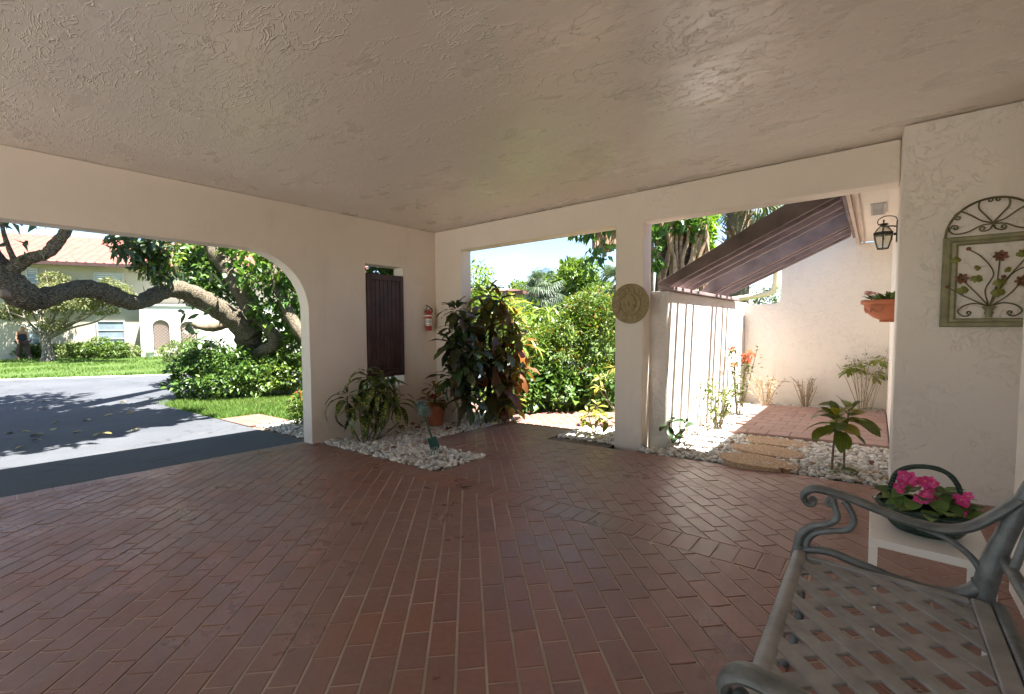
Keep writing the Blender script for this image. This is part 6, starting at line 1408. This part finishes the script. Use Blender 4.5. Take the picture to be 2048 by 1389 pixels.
hedge('pale hedge right of the small tree trunk', 100, 148, 680, 714, 23.6, hg2, 2300, 0.10, 83)
hedge('rounded bright hedge under the lower window', 150, 249, 672, 711, 23.2, hg, 5200, 0.11, 84)
hedge('thin grey bush at the white porch corner', 246, 268, 681, 711, 23.6, hg2, 800, 0.09, 85, 'small_bush')
hedge('ball shaped clipped shrub before the porch lattice', 336, 398, 662, 716, 20.0, hg2, 3200, 0.09, 86, 'ball_shrub')
hedge('scraggly pale bush below the lattice arch', 305, 332, 690, 711, 24.0, gr4, 300, 0.09, 87, 'small_bush')
pot2 = MB().lathe([(0.001, 0), (0.14, 0), (0.2, 0.3), (0.22, 0.32), (0.2, 0.34), (0.001, 0.3)], (0, 0, 0), 16).build('white_urn', M['whiter'], None, smooth=True); q = on_depth(300, 711, 23.6); pot2.location = (q.x, q.y, gz(q.x, q.y)-0.05); tag(pot2, 'small white urn before the porch arch across the street', 'urn')
# small tree with airy crown on the lawn
t2 = empty('airy_tree', gbase(95, 722, 21.6)-Vector((0, 0, 0.05)), 'small spreading tree with airy grey green crown on the far lawn', 'tree')
def t2limb(pts, rads, nm='limb'): P = smooth_path([on_depth(*p) for p in pts], 5); MB().tube(P, lerp_list(rads, len(P)), 9, jit=0.06).build(nm, bark, t2, smooth=True)
t2limb([(96, 724, 21.6), (96, 705, 21.6), (92, 688, 21.6), (90, 672, 21.6)], [0.32, 0.21, 0.19, 0.15], 'trunk')
tips = []
rg2 = random.Random(4)
for k in range(15):
    x = 5+k*17+rg2.uniform(-6, 6); y = 590+abs(x-110)*0.16+rg2.uniform(-35, 20); dd = 21.6+rg2.uniform(-1.6, 1.6)
    t2limb([(92, 680, 21.6), (92+(x-92)*0.35, 662-rg2.uniform(0, 12), 21.6), (92+(x-92)*0.75, 640-rg2.uniform(0, 25), dd), (x, y, dd)], [0.08, 0.05, 0.032, 0.014]); tips.append((x, y, dd))
cl2 = [C_(x, y+rg2.uniform(-8, 8), d, (0.65, 0.6, 0.36)) for x, y, d in tips]+[C_(rg2.uniform(10, 250), rg2.uniform(565, 650), 21.6+rg2.uniform(-1.5, 1.5), (0.6, 0.6, 0.3)) for _ in range(12)]
airy = leafmat('airy_leaf', [(0.12,0.15,0.055), (0.17,0.19,0.075), (0.10,0.125,0.05), (0.22,0.19,0.08)], 0.55, 0.3)
pts, d = clump_pts(cl2, 19000, 91, 0.15); leaf_cloud('crown', t2, airy, pts, 0.115, 0.42, d*0.4, 0.3, 0.3, 91)
for k in range(40):
    x, y, dd = rg2.choice(tips); t2limb([(x*0.6+37, y*0.6+264, 21.6), (x+rg2.uniform(-20, 20), y+rg2.uniform(-25, 15), dd)], [0.03, 0.012], 'twig')
shrub('distant_trees', 'tree crowns rising behind the apartment house roof', [C_(420, 470, 60, (5,5,3)), C_(560, 480, 60, (7,5,4))], 3000, 0.7, gr1, 0.5, 95, cat='tree')

# person walking past the hedge
pr = empty('person', gbase(47, 717, 22.6)-Vector((0, 0, 0.05)), 'person in dark clothes and pale hat walking across the far lawn', 'person')
B = pr.location.copy(); F_ = right.copy(); F_.z = 0; F_.normalize(); Sd = Vector((-F_.y, F_.x, 0))
def bp3(f, s, z): return B+F_*f+Sd*s+Vector((0, 0, z))
def skinned(nm, joints, edges, radii, mat, parent):
    me = bpy.data.meshes.new(nm); me.from_pydata([tuple(j) for j in joints], edges, []); o = link(nm, me, parent, mat)
    sk = o.modifiers.new('skin', 'SKIN'); sk.use_smooth_shade = True
    for i, r in enumerate(radii): me.skin_vertices[0].data[i].radius = r if isinstance(r, tuple) else (r, r)
    me.skin_vertices[0].data[0].use_root = True
    sb_ = o.modifiers.new('sub', 'SUBSURF'); sb_.levels = 2; sb_.render_levels = 2; return o
skin = plain('skin', (0.42, 0.22, 0.14), 0.6, var=0.06, bmp=0); navy = plain('navy_cloth', (0.02, 0.025, 0.04), 0.9); maroon = plain('dark_trousers', (0.075, 0.045, 0.04), 0.9)
J = [bp3(0, 0, 0.92), bp3(-0.01, 0, 1.12), bp3(-0.03, 0, 1.32), bp3(0.0, 0, 1.45), bp3(0.05, 0, 1.55), bp3(0.07, 0, 1.66),
     bp3(-0.04, -0.19, 1.38), bp3(-0.03, -0.25, 1.10), bp3(0.06, -0.25, 0.86), bp3(0.09, -0.25, 0.78), bp3(-0.04, 0.19, 1.38), bp3(-0.06, 0.25, 1.10), bp3(0.0, 0.25, 0.86), bp3(0.02, 0.25, 0.78),
     bp3(-0.01, -0.1, 0.86), bp3(-0.10, -0.1, 0.47), bp3(-0.20, -0.1, 0.09), bp3(-0.06, -0.1, 0.04), bp3(0.03, 0.1, 0.86), bp3(0.14, 0.1, 0.48), bp3(0.20, 0.1, 0.09), bp3(0.36, 0.1, 0.05)]
E_ = [(0,1),(1,2),(2,3),(3,4),(4,5),(2,6),(6,7),(7,8),(8,9),(2,10),(10,11),(11,12),(12,13),(0,14),(14,15),(15,16),(16,17),(0,18),(18,19),(19,20),(20,21)]
R_ = [0.12, 0.10, 0.10, 0.065, 0.09, 0.095, 0.065, 0.05, 0.038, 0.045, 0.065, 0.05, 0.038, 0.045, 0.105, 0.07, 0.05, 0.04, 0.105, 0.07, 0.05, 0.04]
skinned('body', J, E_, R_, skin, pr)
skinned('top', [bp3(0, 0, 0.90), bp3(-0.01, 0, 1.12), bp3(-0.03, 0, 1.35)], [(0,1),(1,2)], [(0.21, 0.17), (0.185, 0.15), (0.20, 0.16)], navy, pr)
skinned('trousers', [bp3(0, 0, 0.95)]+[J[i] for i in (14, 15)]+[bp3(-0.18, -0.1, 0.16)]+[J[i] for i in (18, 19)]+[bp3(0.19, 0.1, 0.16)], [(0,1),(1,2),(2,3),(0,4),(4,5),(5,6)], [0.19, 0.125, 0.10, 0.09, 0.125, 0.10, 0.09], maroon, pr)
hb = on_depth; h_ = MB(); h_.lathe([(0.20, 0), (0.19, 0.015), (0.115, 0.03), (0.11, 0.10), (0.06, 0.14), (0.002, 0.145)], tuple(bp3(0.07, 0, 1.66)), 18); h_.build('hat', M['whiter'], pr, smooth=True)

# ================================================================== FALLEN LEAVES
dl = leafmat('fallen_yellow', [(0.50,0.38,0.10), (0.42,0.28,0.08), (0.55,0.46,0.2)], 0.7, 0.1); db = leafmat('fallen_brown', [(0.20,0.085,0.035), (0.14,0.065,0.03), (0.26,0.13,0.05)], 0.7, 0.1)
fl_y = leaf_mesh('fallen_leaf', dl, 0.14, 0.075, 0.5, bp, 0.3); fl_b = leaf_mesh('fallen_leaf', db, 0.13, 0.075, 1.1, bp, 0.5, 0.2)
def ground_at(px, py):
    d = ray(px, py); z = 0.0
    for _ in range(60):
        p = CAM+d*((z-CAM.z)/d.z); z = 0.5*z+0.5*gz(p.x, p.y)
    return p
def fallen(me, px, py, s, lab, grp, dz=0.012):
    p = ground_at(px, py); o = link('fallen_leaf', me); o.matrix_basis = Matrix.Translation((p.x, p.y, gz(p.x, p.y)+dz)) @ Euler((random.uniform(-.2, .2), random.uniform(-.3, .1), random.uniform(0, 6.3))).to_matrix().to_4x4() @ Matrix.Scale(s, 4)
    tag(o, lab, 'leaf', grp)
for px, py in ((49, 894), (83, 882), (89, 870), (112, 858), (165, 864), (204, 869), (206, 868), (280, 859), (268, 825), (94, 818), (250, 805), (10, 869), (300, 800), (120, 845), (95, 803), (228, 830), (40, 865), (180, 842)): fallen(fl_y, px, py, random.uniform(0.7, 1.2), 'small yellow leaf fallen on the asphalt drive', 'yellow leaves fallen on the drive')
for px, py in ((781, 902), (826, 850), (800, 856), (790, 870), (836, 858), (850, 848), (905, 862), (765, 882), (735, 880), (905, 850), (960, 852)): fallen(fl_b, px, py, random.uniform(0.6, 1.0), 'curled brown leaf lying on the arch wall pebbles', 'brown leaves on the pebbles', 0.03)
for px, py in ((1650, 880), (1470, 890), (1560, 945), (1400, 868), (1740, 930), (1700, 955), (1380, 905)): fallen(fl_b, px, py, random.uniform(0.4, 0.7), 'brown leaf scrap on the courtyard pebbles', 'brown leaves in the courtyard', 0.035)
